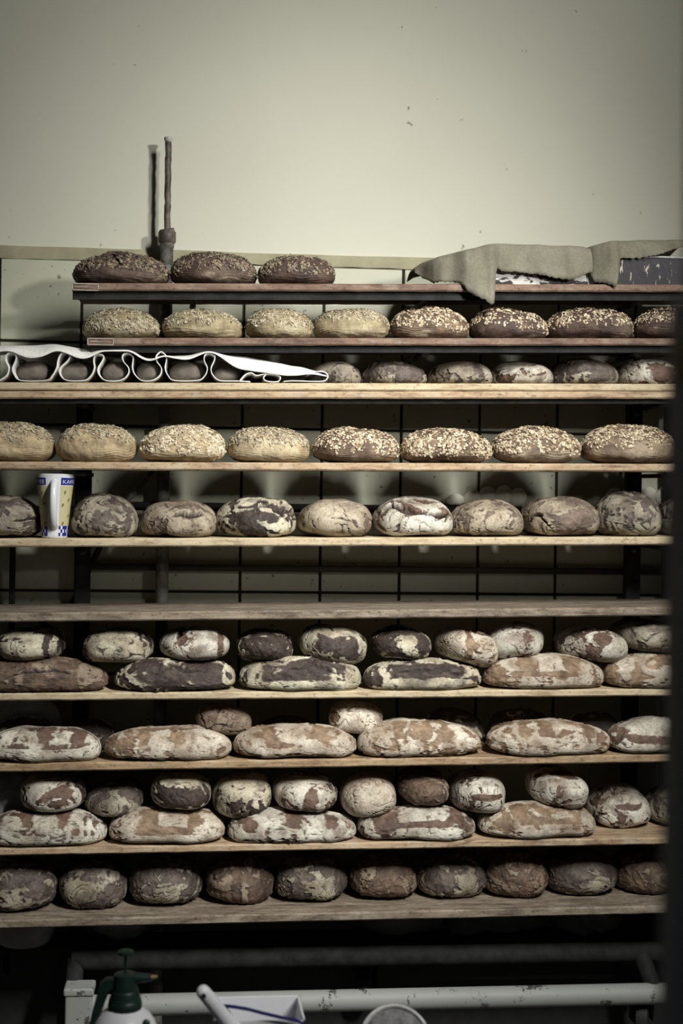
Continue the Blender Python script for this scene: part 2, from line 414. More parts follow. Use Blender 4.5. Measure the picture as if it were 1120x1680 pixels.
p2, xr, _, _ = post(1040, 640, 1032, 1640, PY, 25)
p3, xl2, _, _ = post(17, 895, 16, 1600, 0.272, 9)
p4, xr2, _, _ = post(1100, 655, 1094, 1600, 0.272, 20)
for (x, who) in ((xl, 'l'), (xr, 'r')):
    for k in ('3b', '4', '5', '6', '7', '8', '9', '10'):
        T = 0.0015 * 14; z = B[k](x) - T - 0.010
        if k in ('3b',): z = B[k](x) - 0.018 - 0.012
        dep = 0.235
        part(MB().box((x + 0.012, 0.035 + dep / 2, z + 0.0015), (0.026, dep, 0.010)), 'arm', M_steel, bevel=0.0015)
        bm = MB(); bm.lathe([(0.0, 0), (0.008, 0.0), (0.008, 0.003), (0.006, 0.005), (0.0, 0.006)], 16, (x, PY - 0.003, z - 0.014), Matrix.Rotation(math.pi / 2, 3, 'X'))
        part(bm, 'bolt', M_bolt, smooth=True)
# long angle rails behind the board fronts
for k, dy, h in (('6', 0.22, 0.0), ('10', 0.2, 0.02)):
    za = B[k](-0.9) - 0.024; zb_ = B[k](0.9) - 0.024
    part(MB().tube([(-0.95, dy, za - h), (1.0, dy, zb_ - h)], 0.014, 8), 'rail', M_steel)
for k, pxa, hh in (('1', 119, 0.020), ('2', 150, 0.017), ('3b', -60, 0.011)):
    A_ = at(pxa, 500, 0.02); Bx = at(1210, 500, 0.02); tk = 0.0178 + (0.0006 if k == '1' else 0)
    if k == '3b': tk = 0.0182
    za = B[k](A_.x) - tk; zb_ = B[k](Bx.x) - tk
    vs = []
    for (xx, zz) in ((A_.x, za), (Bx.x, zb_)):
        for (yy, dz) in ((.018, 0), (.018, -hh), (.024, -hh), (.024, -.005), (.06, -.005), (.06, 0)): vs.append((xx, yy, zz + dz))
    part(MB().add(vs, [(i, (i + 1) % 6, 6 + (i + 1) % 6, 6 + i) for i in range(6)] + [tuple(range(6))[::-1], tuple(range(6, 12))]), 'rail', M_steel)
# diagonal struts
def strut(a, b, y1, y2, r=0.008, m=M_steel):
    part(MB().tube([at(*a, y1), at(*b, y2)], r, 8), 'strut', m)
strut((196, 834), (256, 768), 0.275, 0.335, 0.008, M_pipeg); strut((166, 892), (118, 992), 0.280, 0.30, 0.008); strut((60, 1010), (118, 1075), 0.285, 0.30, 0.008)
part(MB().box(at(204, 828, 0.275), (0.022, 0.03, 0.022)), 'strut_joint', M_steel, bevel=0.003)
# foot: front pipe, rear pipe, joints
a = at(118, 1651, 0.05); b = at(1125, 1629, 0.05)
part(MB().tube([a, b], 0.0265, 32), 'foot_pipe', M_pipew, smooth=True, label='pale chipped painted pipe across the foot of the rack')
a2 = at(118, 1576, 0.125); b2 = at(1100, 1561, 0.125)
part(MB().tube([a2, b2], 0.0255, 24), 'foot_pipe', M_steel, smooth=True)
for xx, zz, yy in ((b.x - 0.08, b.z, 0.05), (a.x + 0.0, a.z, 0.05)):
    part(MB().tube([(xx, 0.05, zz), (xx - (0.02 if xx > 0 else 0), 0.125, a2.z if xx < 0 else b2.z)], 0.022, 16), 'foot_crossbar', M_steel if xx > 0 else M_steel, smooth=True)
q = at(131, 1628, 0.05)
part(MB().box((q.x, 0.045, q.z - 0.09), (0.066, 0.062, 0.20)), 'foot_socket', M_pipew, bevel=0.006, label='flour-dusted socket at the foot of the left post')
part(MB().box((q.x, 0.045, q.z + 0.012), (0.074, 0.07, 0.02)), 'socket_collar', M_pipew, bevel=0.006)
strut((1058, 1512), (1098, 1600), 0.26, 0.12, 0.007)
for px in (600, 1052):
    c = at(px, 1665 if px > 900 else 1612, 0.10 if px > 900 else 0.27)
    wob = MB()
    M = Matrix.Rotation(math.pi / 2, 3, 'Y') @ Matrix.Rotation(0.3, 3, 'X')
    wob.lathe([(0.0, -.018), (0.040, -.018), (0.052, -.014), (0.055, 0), (0.052, .014), (0.040, .018), (0.0, .018)], 32, c, M)
    wh = part(wob, 'caster', M_blackrub, smooth=True)
    fk = MB(); 
    for s in (-1, 1): fk.box(c + Vector((0.026 * s, 0, 0.03)), (0.004, 0.035, 0.085))
    fk.box(c + Vector((0, 0, 0.072)), (0.058, 0.05, 0.006))
    part(fk, 'caster_fork', M_steel, bevel=0.001)
# tube arms holding the two upper boards
for px in (318, 700, 1050):
    for k in ('1', '2'):
        x = at(px, 480, 0.08).x; z = B[k](x) - 0.019 - 0.010
        part(MB().tube([(x, 0.07, z - 0.002), (x - 0.01, 0.355, z - 0.003)], 0.008, 14), 'arm', M_pipeg, smooth=True)

# ------------------------------------------------------------------ standpipe on the wall
pt = at(276, 228, 0.288); pm = at(274, 384, 0.288)
xs0 = pm.x
sp = empty('standpipe', (xs0, 0.290, 0), 'rusty vertical pipe with thin rod on top, standing against the cream wall', 'pipe')
def sub(mbx, name, m, **k):
    o = mbx.build(name, m, sp, **k); return o
rz = [pm.z + (pt.z - pm.z) * i / 24 for i in range(25)]
rs_ = [0.0085 + 0.0012 * math.sin(i * 2.1) * (0.3 + 0.5 * math.sin(i * 5.7)) for i in range(25)]
rod = MB().tube([(0.0006 * math.sin(i), 0, z) for i, z in enumerate(rz)], 0.009, 16, rs=rs_)
sub(rod, 'rod', M_rod, smooth=True)
sub(MB().lathe([(0.0055, pt.z - 0.012), (0.0115, pt.z - 0.002), (0.0115, pt.z + 0.004), (0.009, pt.z + 0.005), (0.004, pt.z - 0.006)], 20), 'rod_tip', M_rim, smooth=True)
zc = at(274, 399, 0.288).z
sub(MB().lathe([(0.012, pm.z + .012), (0.020, pm.z + .010), (0.0235, pm.z + 0.004), (0.0235, zc + 0.004), (0.021, zc), (0.012, zc - .001)], 10), 'collar', M_rod, smooth=True)
sub(MB().lathe([(0.019, zc - 0.0), (0.019, zc - 0.012), (0.0168, zc - 0.015), (0.0168, 0.0), (0.0, 0.0)], 24), 'pipe_body', M_pipeg, smooth=True)
sub(MB().box((0.012, -0.01, pm.z + 0.008), (0.014, 0.012, 0.014)), 'bolt', M_rod, bevel=0.002)

# ------------------------------------------------------------------ loaves
def cube_sphere(n):
    idx = {}; V = []; Fc = []
    def vid(k):
        if k not in idx: idx[k] = len(V); V.append(k)
        return idx[k]
    for ax in range(3):
        for sg in (0, n):
            for i in range(n):
                for j in range(n):
                    q = []
                    for (a, b) in ((0, 0), (1, 0), (1, 1), (0, 1)):
                        k = [0, 0, 0]; k[ax] = sg; k[(ax + 1) % 3] = i + a; k[(ax + 2) % 3] = j + b; q.append(vid(tuple(k)))
                    Fc.append(tuple(q) if sg else tuple(q[::-1]))
    V = np.array(V, float) / n * 2 - 1
    V = np.tan(V * math.pi / 4); V /= np.linalg.norm(V, axis=1)[:, None]
    me = bpy.data.meshes.new('proto'); me.from_pydata(V.tolist(), [], Fc)
    me.polygons.foreach_set('use_smooth', [True] * len(Fc)); me.update()
    return V, me
PROTO = {}
def proto(n):
    if n not in PROTO: PROTO[n] = cube_sphere(n)
    return PROTO[n]

def shape(S, a, b, H, n=2.35, mt=2.15, mbm=3.0, low=0.36):
    rho = (np.abs(S[:, 0]) ** n + np.abs(S[:, 1]) ** n) ** (1 / n)
    z = S[:, 2]
    m = np.where(z >= 0, mt, mbm)
    k = (rho ** m + np.abs(z) ** m) ** (-1 / m)
    X = S * k[:, None]
    Pn = np.empty_like(X)
    Pn[:, 0] = X[:, 0] * a; Pn[:, 1] = X[:, 1] * b
    Pn[:, 2] = np.where(z >= 0, X[:, 2] * H * (1 - low), X[:, 2] * H * low) + H * low
    nr = X * np.array([1 / a, 1 / b, 1 / (H * 0.5)]); nr /= np.linalg.norm(nr, axis=1)[:, None]
    return Pn, nr

def loaf_mesh(name, a, b, H, seed, kind, bias, patches, gashes, res, low):
    S, pm_ = proto(res)
    Pn, nr = shape(S, a, b, H, low=low, n=2.9 if kind == 'L' else 2.4, mt=2.45 if kind == 'L' else 2.25)
    off = np.array([seed * 3.17 % 97, seed * 7.31 % 89, seed * 1.73 % 83])
    p = Pn / 0.05 + off
    u = Pn[:, 0] / a; v = Pn[:, 2] / H; fr = sst(0.15, -0.25, Pn[:, 1] / b)
    lowf = noise(p * 0.45) * 0.0075 + noise(p * 0.9 + 31) * 0.0035
    d = lowf.copy()
    flour = np.zeros(len(u)); crack = np.zeros(len(u))
    if kind == 'S':
        hi = fbm(p * 3.1, 3); d += hi * 0.0012
        band = sst(0.5, 0.3, v)
        line = np.sin(Pn[:, 2] * 1100 + noise(p * np.array([0.9, 0.9, 2])) * 9) * sst(-.25, .35, noise(p * np.array([.7, .7, 1.5]) + 63))
        d += band * line * 0.0005
        flour = np.clip(sst(0.0, 0.5, fbm(p * np.array([0.6, 0.6, 1.4]) + 11, 3) + bias) * (0.35 + 0.4 * band) + 0.25 * band * sst(0, 1, line), 0, 1)
        crack = 0.5 * band * sst(0.6, 1.0, -line) * sst(-.1, .3, noise(p + 50))
        for (pu, pv, ru, rv, s) in patches:
            dd = np.sqrt(((u - pu) / ru) ** 2 + ((v - pv) / rv) ** 2) + hi * 0.15
            flour = np.clip(flour + s * sst(1.2, 0.7, dd) * fr, 0, 1)
    else:
        wp = np.stack([noise(p * 0.8 + 5), noise(p * 0.8 + 25), noise(p * 0.8 + 45)], 1) * 0.9
        sx_ = .6 if kind == 'L' else .8
        low_n = fbm(p * np.array([sx_, .85, 1.0]) + wp * 0.8 + 3, 2)
        mid_n = fbm(p * np.array([1.7, 1.7, 2.3]) + wp * 1.4 + 13, 2)
        hi = fbm(p * 4.0 + wp, 4)
        field = low_n * 0.75 + mid_n * 0.55 + bias
        for (pu, pv, ru, rv, s) in patches:
            dd = np.maximum(np.abs((u - pu) / ru), np.abs((v - pv) / rv)) * 0.35 + 0.65 * np.sqrt(((u - pu) / ru) ** 2 + ((v - pv) / rv) ** 2)
            dd = dd + low_n * 0.35 + mid_n * 0.3 + hi * 0.12
            field = field + s * sst(1.15, 0.85, dd) * (fr if s < 5 else 1)
        field = field + hi * 0.36
        flour = 0.62 * sst(-0.03, 0.06, field) + 0.38 * sst(-0.30, 0.28, field + hi * .15)
        edge = np.exp(-(field / 0.07) ** 2); rim = np.exp(-((field + 0.07) / 0.055) ** 2) * sst(-.35, .05, noise(p * 1.3 + 210))
        flour *= 1 - 0.35 * sst(0.0, 0.5, noise(p * 1.2 + 170) + hi * .3)
        rid = 1 - np.abs(noise(p * 1.25 + wp * 1.5 + 70)) * 7.5
        rid2 = 1 - np.abs(noise(p * 2.4 + wp * 1.8 + 90)) * 6
        gate = sst(-0.12, 0.15, noise(p * 0.7 + 110)); gate2 = sst(-0.05, 0.2, noise(p * 0.9 + 130))
        crack = np.clip(sst(0.60, 0.95, rid + hi * .35) * gate + 0.85 * sst(0.62, 0.95, rid2 + hi * .35) * gate2, 0, 1) * (0.35 + 0.65 * flour)
        crack = np.maximum(crack, rim * 0.85)
        crack *= sst(0.03, 0.15, v)
        d += 0.0021 * flour + 0.0015 * edge * flour - 0.0027 * crack + (1 - flour) * (hi * 0.0022 + fbm(p * 6, 2) * 0.0008)
    for (u0, v0, u1, v1, wd, dp) in gashes:
        x0, z0, x1, z1 = u0 * a, v0 * H, u1 * a, v1 * H
        lx, lz = x1 - x0, z1 - z0; LL = lx * lx + lz * lz
        t = np.clip(((Pn[:, 0] - x0) * lx + (Pn[:, 2] - z0) * lz) / LL, 0, 1)
        wob = noise(p * 1.1 + 60) * 0.016 + hi * 0.004 + 0.012 * np.sin(t * math.pi)
        dx = Pn[:, 0] - x0 - t * lx; dz = Pn[:, 2] - z0 - t * lz - wob
        dist = np.hypot(dx, dz); ww = wd * (0.35 + 0.65 * np.sin(np.clip(t, 0.02, .98) * math.pi)) * (1 + .6 * hi)
        gsh = sst(1.0, 0.55, dist / np.maximum(ww, 1e-4)) * fr
        lip = np.exp(-((dz - ww * 1.3) / (wd * 0.9)) ** 2) * (dist < wd * 4) * fr * sst(0, .15, t) * sst(1, .85, t)
        crack = np.maximum(crack, gsh); d += -dp * gsh + 0.35 * dp * lip
    Q = Pn + nr * d[:, None]
    Q[:, 2] = np.where(Q[:, 2] < 0.0015, 0.0015 + (Q[:, 2] - 0.0015) * 0.08, Q[:, 2])
    Q[:, 2] -= Q[:, 2].min()
    me = pm_.copy(); me.name = name
    me.vertices.foreach_set('co', Q.astype(np.float32).ravel())
    for nm, arr in (('flour', flour), ('crack', crack)):
        at_ = me.attributes.new(nm, 'FLOAT', 'POINT'); at_.data.foreach_set('value', arr.astype(np.float32))
    me.update()
    return me, Q, nr, u, v

def flakes(Q, nr, u, v, a, b, seed, count, size, cover, vmin, long_=1.5):
    r = np.random.RandomState(seed + 900)
    p = Q / 0.05 + seed
    dens = sst(vmin, vmin + 0.22, v + noise(p * 1.1 + 7) * 0.22) * (0.3 + cover * sst(-0.5, 0.5, noise(p * 1.7 + 77)))
    dens = np.where(Q[:, 1] < b * 0.55, dens, dens * 0.25); dens = dens / dens.sum()
    ids = r.choice(len(Q), count, p=dens)
    c = Q[ids] + r.normal(size=(count, 3)) * 0.0010; n = nr[ids] + r.normal(size=(count, 3)) * 0.28
    n /= np.linalg.norm(n, axis=1)[:, None]
    t = np.cross(n, r.normal(size=(count, 3))); t /= np.linalg.norm(t, axis=1)[:, None]; s = np.cross(n, t)
    l = size * long_ * r.uniform(0.6, 1.15, count) / 2; wd = size * r.uniform(0.6, 1.1, count) / 2
    vs = []; K = 6
    ring = []
    for k in range(K):
        an = 2 * math.pi * k / K
        ring.append(c + t * (l * math.cos(an))[:, None] + s * (wd * math.sin(an))[:, None] + n * (0.0004 + 0.0006 * (k % 2)))
    top = c + n * 0.0021
    A = np.stack(ring + [top], 1).reshape(-1, 3)
    fs = []
    base = np.arange(count) * 7
    f = np.stack([np.stack([base + k, base + (k + 1) % K, base + 6], 1) for k in range(K)], 1).reshape(-1, 3)
    me = bpy.data.meshes.new('flakes'); me.from_pydata(A.tolist(), [], f.tolist()); me.update()
    return me

SEQ = [0]
def loaf(row, x0, x1, yt, yb, kind, m, label, bias=0.0, yc=None, half=None, yaw=0, tilt=0, pat=(), gash=(), seeds=None, res=56, group=None, name=None, front=None, low=0.36, z=None, seed=None):
    SEQ[0] += 1; sd = seed if seed is not None else SEQ[0] * 13 + 5
    if half is None: half = {'S': 0.082, 'L': 0.072, 'E': 0.118}[kind]
    if front is None: front = {'S': 0.0, 'L': 0.0, 'E': 0.012}[kind]
    if kind == 'L': front -= 0.011; low = 0.31
    Y = front + half
    plane = front + min(half, 0.09)
    pc = at((x0 + x1) / 2, (yt + yb) / 2, plane); pl = at(x0, yb, plane); pr = at(x1, yb, plane)
    ztop = at((x0 + x1) / 2, yt, plane).z
    if row is not None: zb_ = B[row](pc.x) + 0.0004
    else: zb_ = at((x0 + x1) / 2, yb, front + 0.03).z
    if z is not None: zb_ = z
    H = ztop - zb_; a = (pr.x - pl.x) / 2 * 1.0
    cx = (pl.x + pr.x) / 2
    nm = name or {'S': 'seeded_loaf', 'L': 'long_loaf', 'E': 'rye_loaf'}[kind]
    me, Q, nr, u, v = loaf_mesh(nm, a * 0.985, half, H * 0.975, sd, kind, bias, pat, gash, res, low)
    me.materials.clear(); me.materials.append(crust(m))
    o = bpy.data.objects.new(nm, me); C.objects.link(o)
    o.location = (cx + math.sin(yaw) * (half - min(half, .09)), Y, zb_)
    o.rotation_euler = (0, tilt, yaw)
    if tilt: o.location.x -= math.sin(tilt) * H * 0.5
    tag(o, label, 'bread', group)
    if seeds:
        sk, cnt, size, cover, vmin, lg = seeds
        size *= 1.22; cnt = int(cnt * 1.45)
        fm = flakes(Q, nr, u, v, a, half, sd, cnt, size, cover, vmin, lg); fm.materials.append(SEED[sk])
        fo = bpy.data.objects.new('seed_topping', fm); C.objects.link(fo); fo.parent = o; fo['kind'] = 'stuff'
    return o

# ---- row 1
G = 'seeded loaves on the top shelf'; sd = ('dark', 1300, 0.0052, 1.2, 0.30, 1.4)
loaf('1', 122, 278, 415, 464, 'S', 'burnt', 'dark seeded loaf at the left end of the top shelf, with a black split', -.15, seeds=sd, gash=[(-.6, .66, .1, .62, .008, .010)], group=G, pat=[(.3, .3, .5, .3, .3)])
loaf('1', 279, 421, 413, 465, 'S', 'burnt', 'darkest seeded loaf on the top shelf, just right of the vertical pipe', -.2, seeds=sd, group=G, pat=[(.25, .3, .5, .2, .35)])
loaf('1', 422, 550, 420, 466, 'S', 'burnt', 'dark seeded loaf on the top shelf, right end of the trio', -.1, seeds=('dark', 1000, 0.0052, 1.2, 0.3, 1.4), gash=[(.3, .62, .7, .55, .004, .004)], group=G)
# ---- row 2
G = 'seeded loaves on the second shelf'
loaf('2', 136, 266, 506, 553, 'S', 'olive', 'greyish seeded loaf at the left end of the second shelf', .0, seeds=('grey', 1300, .0046, 1.0, .15, 1.9), group=G)
loaf('2', 267, 397, 507, 553, 'S', 'olive', 'greyish seeded loaf on the second shelf with a bare pale lower front, second from left', .1, seeds=('grey', 900, .0046, 1.0, .38, 1.9), group=G)
loaf('2', 399, 512, 504, 553, 'S', 'olive', 'narrow seeded loaf on the second shelf with a white floured patch low on its right', .1, seeds=('grey', 850, .0046, 1.0, .3, 1.8), group=G, pat=[(.5, .35, .35, .22, .9)])
loaf('2', 516, 637, 505, 554, 'S', 'olive', 'tan seeded loaf on the second shelf with a white floured lower front', .2, seeds=('grey', 850, .0046, 1.0, .4, 1.7), group=G, pat=[(.2, .25, .6, .2, .8)])
loaf('2', 640, 765, 504, 555, 'S', 'nut', 'brown loaf on the second shelf, first with oat flakes and scored lines along its foot', -.05, seeds=('gold', 800, .0056, 1.5, .3, 1.3), group=G)
loaf('2', 767, 895, 505, 554, 'S', 'burnt', 'dark brown oat loaf on the second shelf, under the hanging corner of the grey cloth', -.1, seeds=('gold', 650, .0054, 1.5, .3, 1.3), group=G, pat=[(.5, .3, .4, .3, .3)])
loaf('2', 898, 1036, 505, 553, 'S', 'burnt', 'dark brown oat loaf on the second shelf with a bare wrinkled right end', -.1, seeds=('gold', 700, .0054, 1.5, .3, 1.3), group=G, pat=[(.75, .45, .3, .4, .5)])
loaf('2', 1040, 1165, 503, 552, 'S', 'burnt', 'dark oat loaf at the right end of the second shelf, cut by the frame', -.1, seeds=('gold', 600, .0054, 1.5, .3, 1.3), group=G, gash=[(-.5, .4, -.1, .5, .005, .006)])
# ---- row 3
G = 'rye loaves on the third shelf'
R3 = dict(front=.045, half=.10, yaw=0.25, group=G)
loaf('3a', 505, 584, 596, 629, 'E', 'grey', 'half hidden grey loaf at the end of the white proofing cloth', .15, **R3)
loaf('3a', 592, 692, 594, 629, 'E', 'grey', 'dim brownish cracked loaf on the third shelf, second from the white cloth', -.05, pat=[(.1, .4, .6, .4, -.3)], **R3)
loaf('3a', 706, 800, 593, 629, 'E', 'grey', 'pale grey loaf with a cracked face, third from the white cloth on the third shelf', .2, pat=[(0, .4, .5, .3, -.2)], **R3)
loaf('3a', 806, 900, 592, 629, 'E', 'mid', 'palest loaf on the third shelf, with big chalky plates', .3, **R3)
loaf('3a', 905, 1005, 590, 629, 'E', 'grey', 'dark purple-brown loaf on the third shelf, second from the right end', -.12, pat=[(.2, .4, .5, .35, -.4)], **R3)
loaf('3a', 1010, 1106, 588, 629, 'E', 'mid', 'loaf at the right end of the third shelf with a brown face ringed in white', .2, pat=[(0, .42, .45, .3, -.6)], **R3)
# ---- row 4
G = 'large seeded loaves on the fourth shelf'; K4 = dict(group=G, front=-.012, half=.092)
loaf('4', -62, 92, 690, 755, 'S', 'cream', 'cream seeded loaf cut by the left edge of the frame on the fourth shelf', .2, seeds=('grey', 1100, .005, 1.0, .48, 1.7), **K4)
loaf('4', 96, 224, 696, 757, 'S', 'cream', 'golden loaf with a bare smooth front and seeds only on top, fourth shelf', .1, seeds=('grey', 900, .005, 1.0, .55, 1.8), **K4)
loaf('4', 228, 368, 697, 757, 'S', 'cream', 'pale golden loaf fully coated in long pale seeds, fourth shelf', .2, seeds=('pale', 1500, .0052, 1.0, .22, 2.0), **K4)
loaf('4', 371, 508, 698, 760, 'S', 'cream', 'seeded loaf with a white floured front and brown top, fourth shelf', .35, seeds=('grey', 1200, .005, 1.0, .45, 1.7), pat=[(-.1, .35, .8, .3, .8)], **K4)
loaf('4', 511, 654, 701, 763, 'S', 'nut', 'darkest brown oat loaf on the fourth shelf, right of the white-fronted one', -.1, seeds=('gold', 1050, .0058, 1.5, .28, 1.3), **K4)
loaf('4', 657, 804, 701, 764, 'S', 'nut', 'brown oat loaf flaked down to its foot, third from right on the fourth shelf', .0, seeds=('gold', 1400, .006, 1.5, .12, 1.3), **K4)
loaf('4', 807, 950, 700, 764, 'S', 'nut', 'brown oat loaf with scored floury foot, second from right on the fourth shelf', .2, seeds=('gold', 1300, .006, 1.5, .28, 1.3), pat=[(.2, .2, .8, .18, .4)], **K4)
loaf('4', 953, 1105, 697, 764, 'S', 'nut', 'largest oat loaf with bare tan right side, right end of the fourth shelf', .2, seeds=('gold', 1150, .0062, 1.5, .36, 1.3), pat=[(.4, .35, .6, .3, .7)], **K4)
# ---- row 5
G = 'big round rye loaves on the fifth shelf'; K5 = dict(group=G, front=.004, half=.122)
loaf('5', -42, 66, 812, 880, 'E', 'grey', 'dark loaf cut by the left edge of the frame, left of the mug', -.02, gash=[(.35, .35, .95, .3, .007, .01)], pat=[(.5, .55, .3, .15, .5)], **K5)
loaf('5', 114, 225, 811, 882, 'E', 'grey', 'grey brown loaf with a reddish stain at its foot, right of the mug', .12, gash=[(-.45, .85, -.25, .65, .005, .007), (.0, .58, .35, .38, .006, .009)], pat=[(.0, .45, .3, .3, -.4), (-.5, .35, .35, .25, -.3)], **K5)
loaf('5', 231, 353, 818, 882, 'E', 'dusty', 'loaf with a pale oval cut spot at the front, second from the mug', .22, gash=[(-.15, .55, .75, .5, .007, .012)], pat=[(.05, .28, .32, .22, .8), (.0, .28, .65, .35, -.35)], **K5)
loaf('5', 357, 486, 815, 885, 'E', 'dark', 'very dark faced loaf with a chalky torn top on the fifth shelf', .1, gash=[(-.3, .75, .5, .7, .006, .009), (.4, .72, 1.0, .5, .010, .016)], pat=[(.1, .35, .6, .35, -.6)], **K5)
loaf('5', 488, 612, 816, 885, 'E', 'dusty', 'palest floured loaf on the fifth shelf, centre, with a small curved crack', .4, gash=[(-.2, .42, .4, .40, .003, .004), (-.1, .85, .4, .75, .003, .004)], pat=[(.85, .3, .2, .3, -.8)], **K5)
loaf('5', 614, 741, 816, 885, 'E', 'mid', 'loaf with a wide black tear above a pale oval face, fifth shelf', .25, gash=[(-.85, .60, .2, .55, .009, .012), (.2, .55, .85, .48, .009, .014)], pat=[(.1, .27, .45, .25, .6)], **K5)
loaf('5', 741, 859, 820, 885, 'E', 'dusty', 'tan loaf with a small dark split at right, sixth right of the mug', .25, gash=[(.1, .42, .55, .55, .005, .008)], **K5)
loaf('5', 860, 982, 813, 883, 'E', 'dusty', 'smooth brown loaf with purple-brown front and a torn lump on its right foot', .05, gash=[(-.5, .8, -.4, .92, .004, .006), (-.95, .35, -.5, .3, .006, .008)], pat=[(.1, .4, .6, .35, -.35)], **K5)
loaf('5', 977, 1083, 806, 880, 'E', 'grey', 'tallest loaf on the fifth shelf, brown top with a grey rough oval face', .0, gash=[(-.2, .93, -.15, .72, .007, .008), (-.75, .5, -.6, .35, .008, .008)], pat=[(.35, .4, .5, .3, .35)], **K5)
loaf('5', 1085, 1170, 812, 880, 'E', 'grey', 'loaf at the right end of the fifth shelf, mostly beyond the frame', .2, pat=[(-.5, .35, .4, .3, -.4)], **K5)
# ---- row 7, lower long loaves
G = 'long loaves at the bottom of the shelf below the empty board'; K = dict(group=G, front=0.0)
loaf('7', -50, 178, 1078, 1138, 'L', 'brown', 'dark brown long loaf cut by the left edge, below the empty board', -.35, pat=[(.1, .8, .2, .2, .6), (.75, .6, .2, .4, .35)], gash=[(-.4, .6, .5, .55, .005, .006)], **K)
loaf('7', 186, 386, 1076, 1139, 'L', 'dark', 'blackish long loaf with pale right tip, second from left below the empty board', -.28, pat=[(.92, .55, .12, .35, .8), (-.8, .5, .2, .4, .4), (.0, .9, .2, .15, .5)], gash=[(-.3, .62, .5, .6, .006, .008)], **K)
loaf('7', 391, 591, 1075, 1140, 'L', 'dark', 'long loaf with black top, golden seam and bright white foot, below the empty board', .0, pat=[(.1, .18, .8, .16, 1.2), (-.75, .45, .12, .4, 1), (.85, .45, .13, .35, 1), (.1, .7, .55, .22, -.9), (-.35, .9, .18, .14, 1.4), (-.1, .45, .6, .1, -.5), (-.55, .4, .1, .4, -.7)], gash=[(-.2, .6, .6, .62, .006, .008)], **K)
loaf('7', 593, 787, 1077, 1137, 'L', 'dark', 'long loaf with charred top and cream lower half, below the empty board', .0, pat=[(.05, .2, .7, .22, 1), (.0, .68, .75, .24, -1.1), (.1, .97, .22, .12, 1.8), (-.85, .5, .15, .4, -.5)], gash=[(-.5, .6, .7, .55, .006, .007)], **K)
loaf('7', 790, 986, 1072, 1134, 'L', 'tan', 'pale brown long loaf with a clean white block on top, below the empty board', .35, pat=[(.0, .85, .25, .28, .8), (-.35, .85, .15, .28, -1), (.4, .8, .14, .25, -1), (.0, .5, .55, .08, -.6), (-.85, .5, .15, .4, -.8)], **K)
loaf('7', 988, 1150, 1069, 1129, 'L', 'tan', 'long white and brown striped loaf at the right end, below the empty board', .2, pat=[(-.65, .7, .15, .35, .7), (-.45, .4, .1, .4, -.8), (.1, .85, .2, .2, -1.0), (-.9, .4, .12, .4, -.5)], **K)
# ---- row 7, upper loaves
G = 'round loaves stacked on the long loaves below the empty board'; K = dict(group=G, front=.0, half=.118, low=.48)
FACE = (.0, .45, .72, .42, .7)
loaf(None, -6, 104, 1030, 1087, 'E', 'dark', 'cream faced loaf at the far left of the upper stack below the empty board', .0, pat=[FACE, (.6, .5, .1, .4, -1.2), (.75, .45, .1, .3, 1)], **K)
loaf(None, 135, 249, 1031, 1090, 'E', 'dark', 'cream faced loaf with a short crack in the middle, second in the upper stack', .0, pat=[(-.05, .5, .68, .42, .8)], gash=[(-.1, .72, .15, .5, .004, .006)], **K)
loaf(None, 260, 378, 1030, 1084, 'E', 'mid', 'loaf with glossy white ends and a black notch on top, third in the upper stack', .35, pat=[(-.35, .85, .14, .25, -1.5), (.7, .5, .1, .5, -.8)], gash=[(-.5, .85, -.1, .95, .008, .009)], **K)
loaf(None, 389, 481, 1034, 1087, 'E', 'dark', 'sooty purple loaf without a pale face, fourth in the upper stack', -.35, **K)
loaf(None, 492, 601, 1026, 1087, 'E', 'dark', 'cream loaf with a diagonal black patch across its face', .3, tilt=.12, pat=[(.05, .52, .55, .3, -1.2)], **K)
loaf(None, 609, 707, 1031, 1082, 'E', 'dark', 'dark loaf with a small greenish cream spot in the upper stack', -.2, pat=[(.0, .65, .35, .2, .7)], **K)
loaf(None, 716, 813, 1031, 1092, 'E', 'tan', 'white loaf tilted to the right with a vertical tan stripe', .45, tilt=.2, yaw=.08, pat=[(-.25, .6, .12, .5, -.9)], **K)
loaf(None, 812, 898, 1024, 1081, 'E', 'mid', 'loaf with a yellow crumbly round spot on its face, upper stack', .3, yaw=-.3, pat=[(-.15, .4, .5, .3, .5)], tilt=-.08, **K)
loaf(None, 920, 1012, 1030, 1087, 'E', 'mid', 'loaf with yellowish face and brown upper left, near the right of the upper stack', .15, yaw=.3, tilt=.1, pat=[(.3, .4, .5, .35, .6), (-.3, .7, .3, .2, -.5)], **K)
loaf(None, 1012, 1110, 1018, 1071, 'E', 'grey', 'brownish cream loaf at the right end of the upper stack below the empty board', .25, tilt=.06, yaw=.2, **K)
# ---- row 8
G = 'long loaves on the third shelf from the bottom'; K = dict(group=G, front=0.0)
def blocks(*bl): return [(x, .82, w_, .26, -1.3) for x, w_ in bl]
loaf('8', -28, 164, 1192, 1256, 'L', 'mid', 'whitest long loaf with two brown blocks on top, left end of the third lowest shelf', .4, pat=blocks((.1, .14), (.65, .12)) + [(.2, .55, .7, .08, -.5)], **K)
loaf('8', 168, 379, 1191, 1252, 'L', 'tan', 'light brown long loaf under the left of two small loaves, third lowest shelf', .12, pat=blocks((-.35, .08), (.15, .13)) + [(.1, .6, .5, .16, .35), (-.8, .4, .2, .5, -.3)], **K)
loaf('8', 383, 585, 1187, 1248, 'L', 'tan', 'light brown long loaf between the two small stacked loaves, third lowest shelf', .08, pat=blocks((-.45, .12), (.35, .16)) + [(-.1, .85, .2, .25, .6), (.1, .3, .7, .1, .3)], **K)
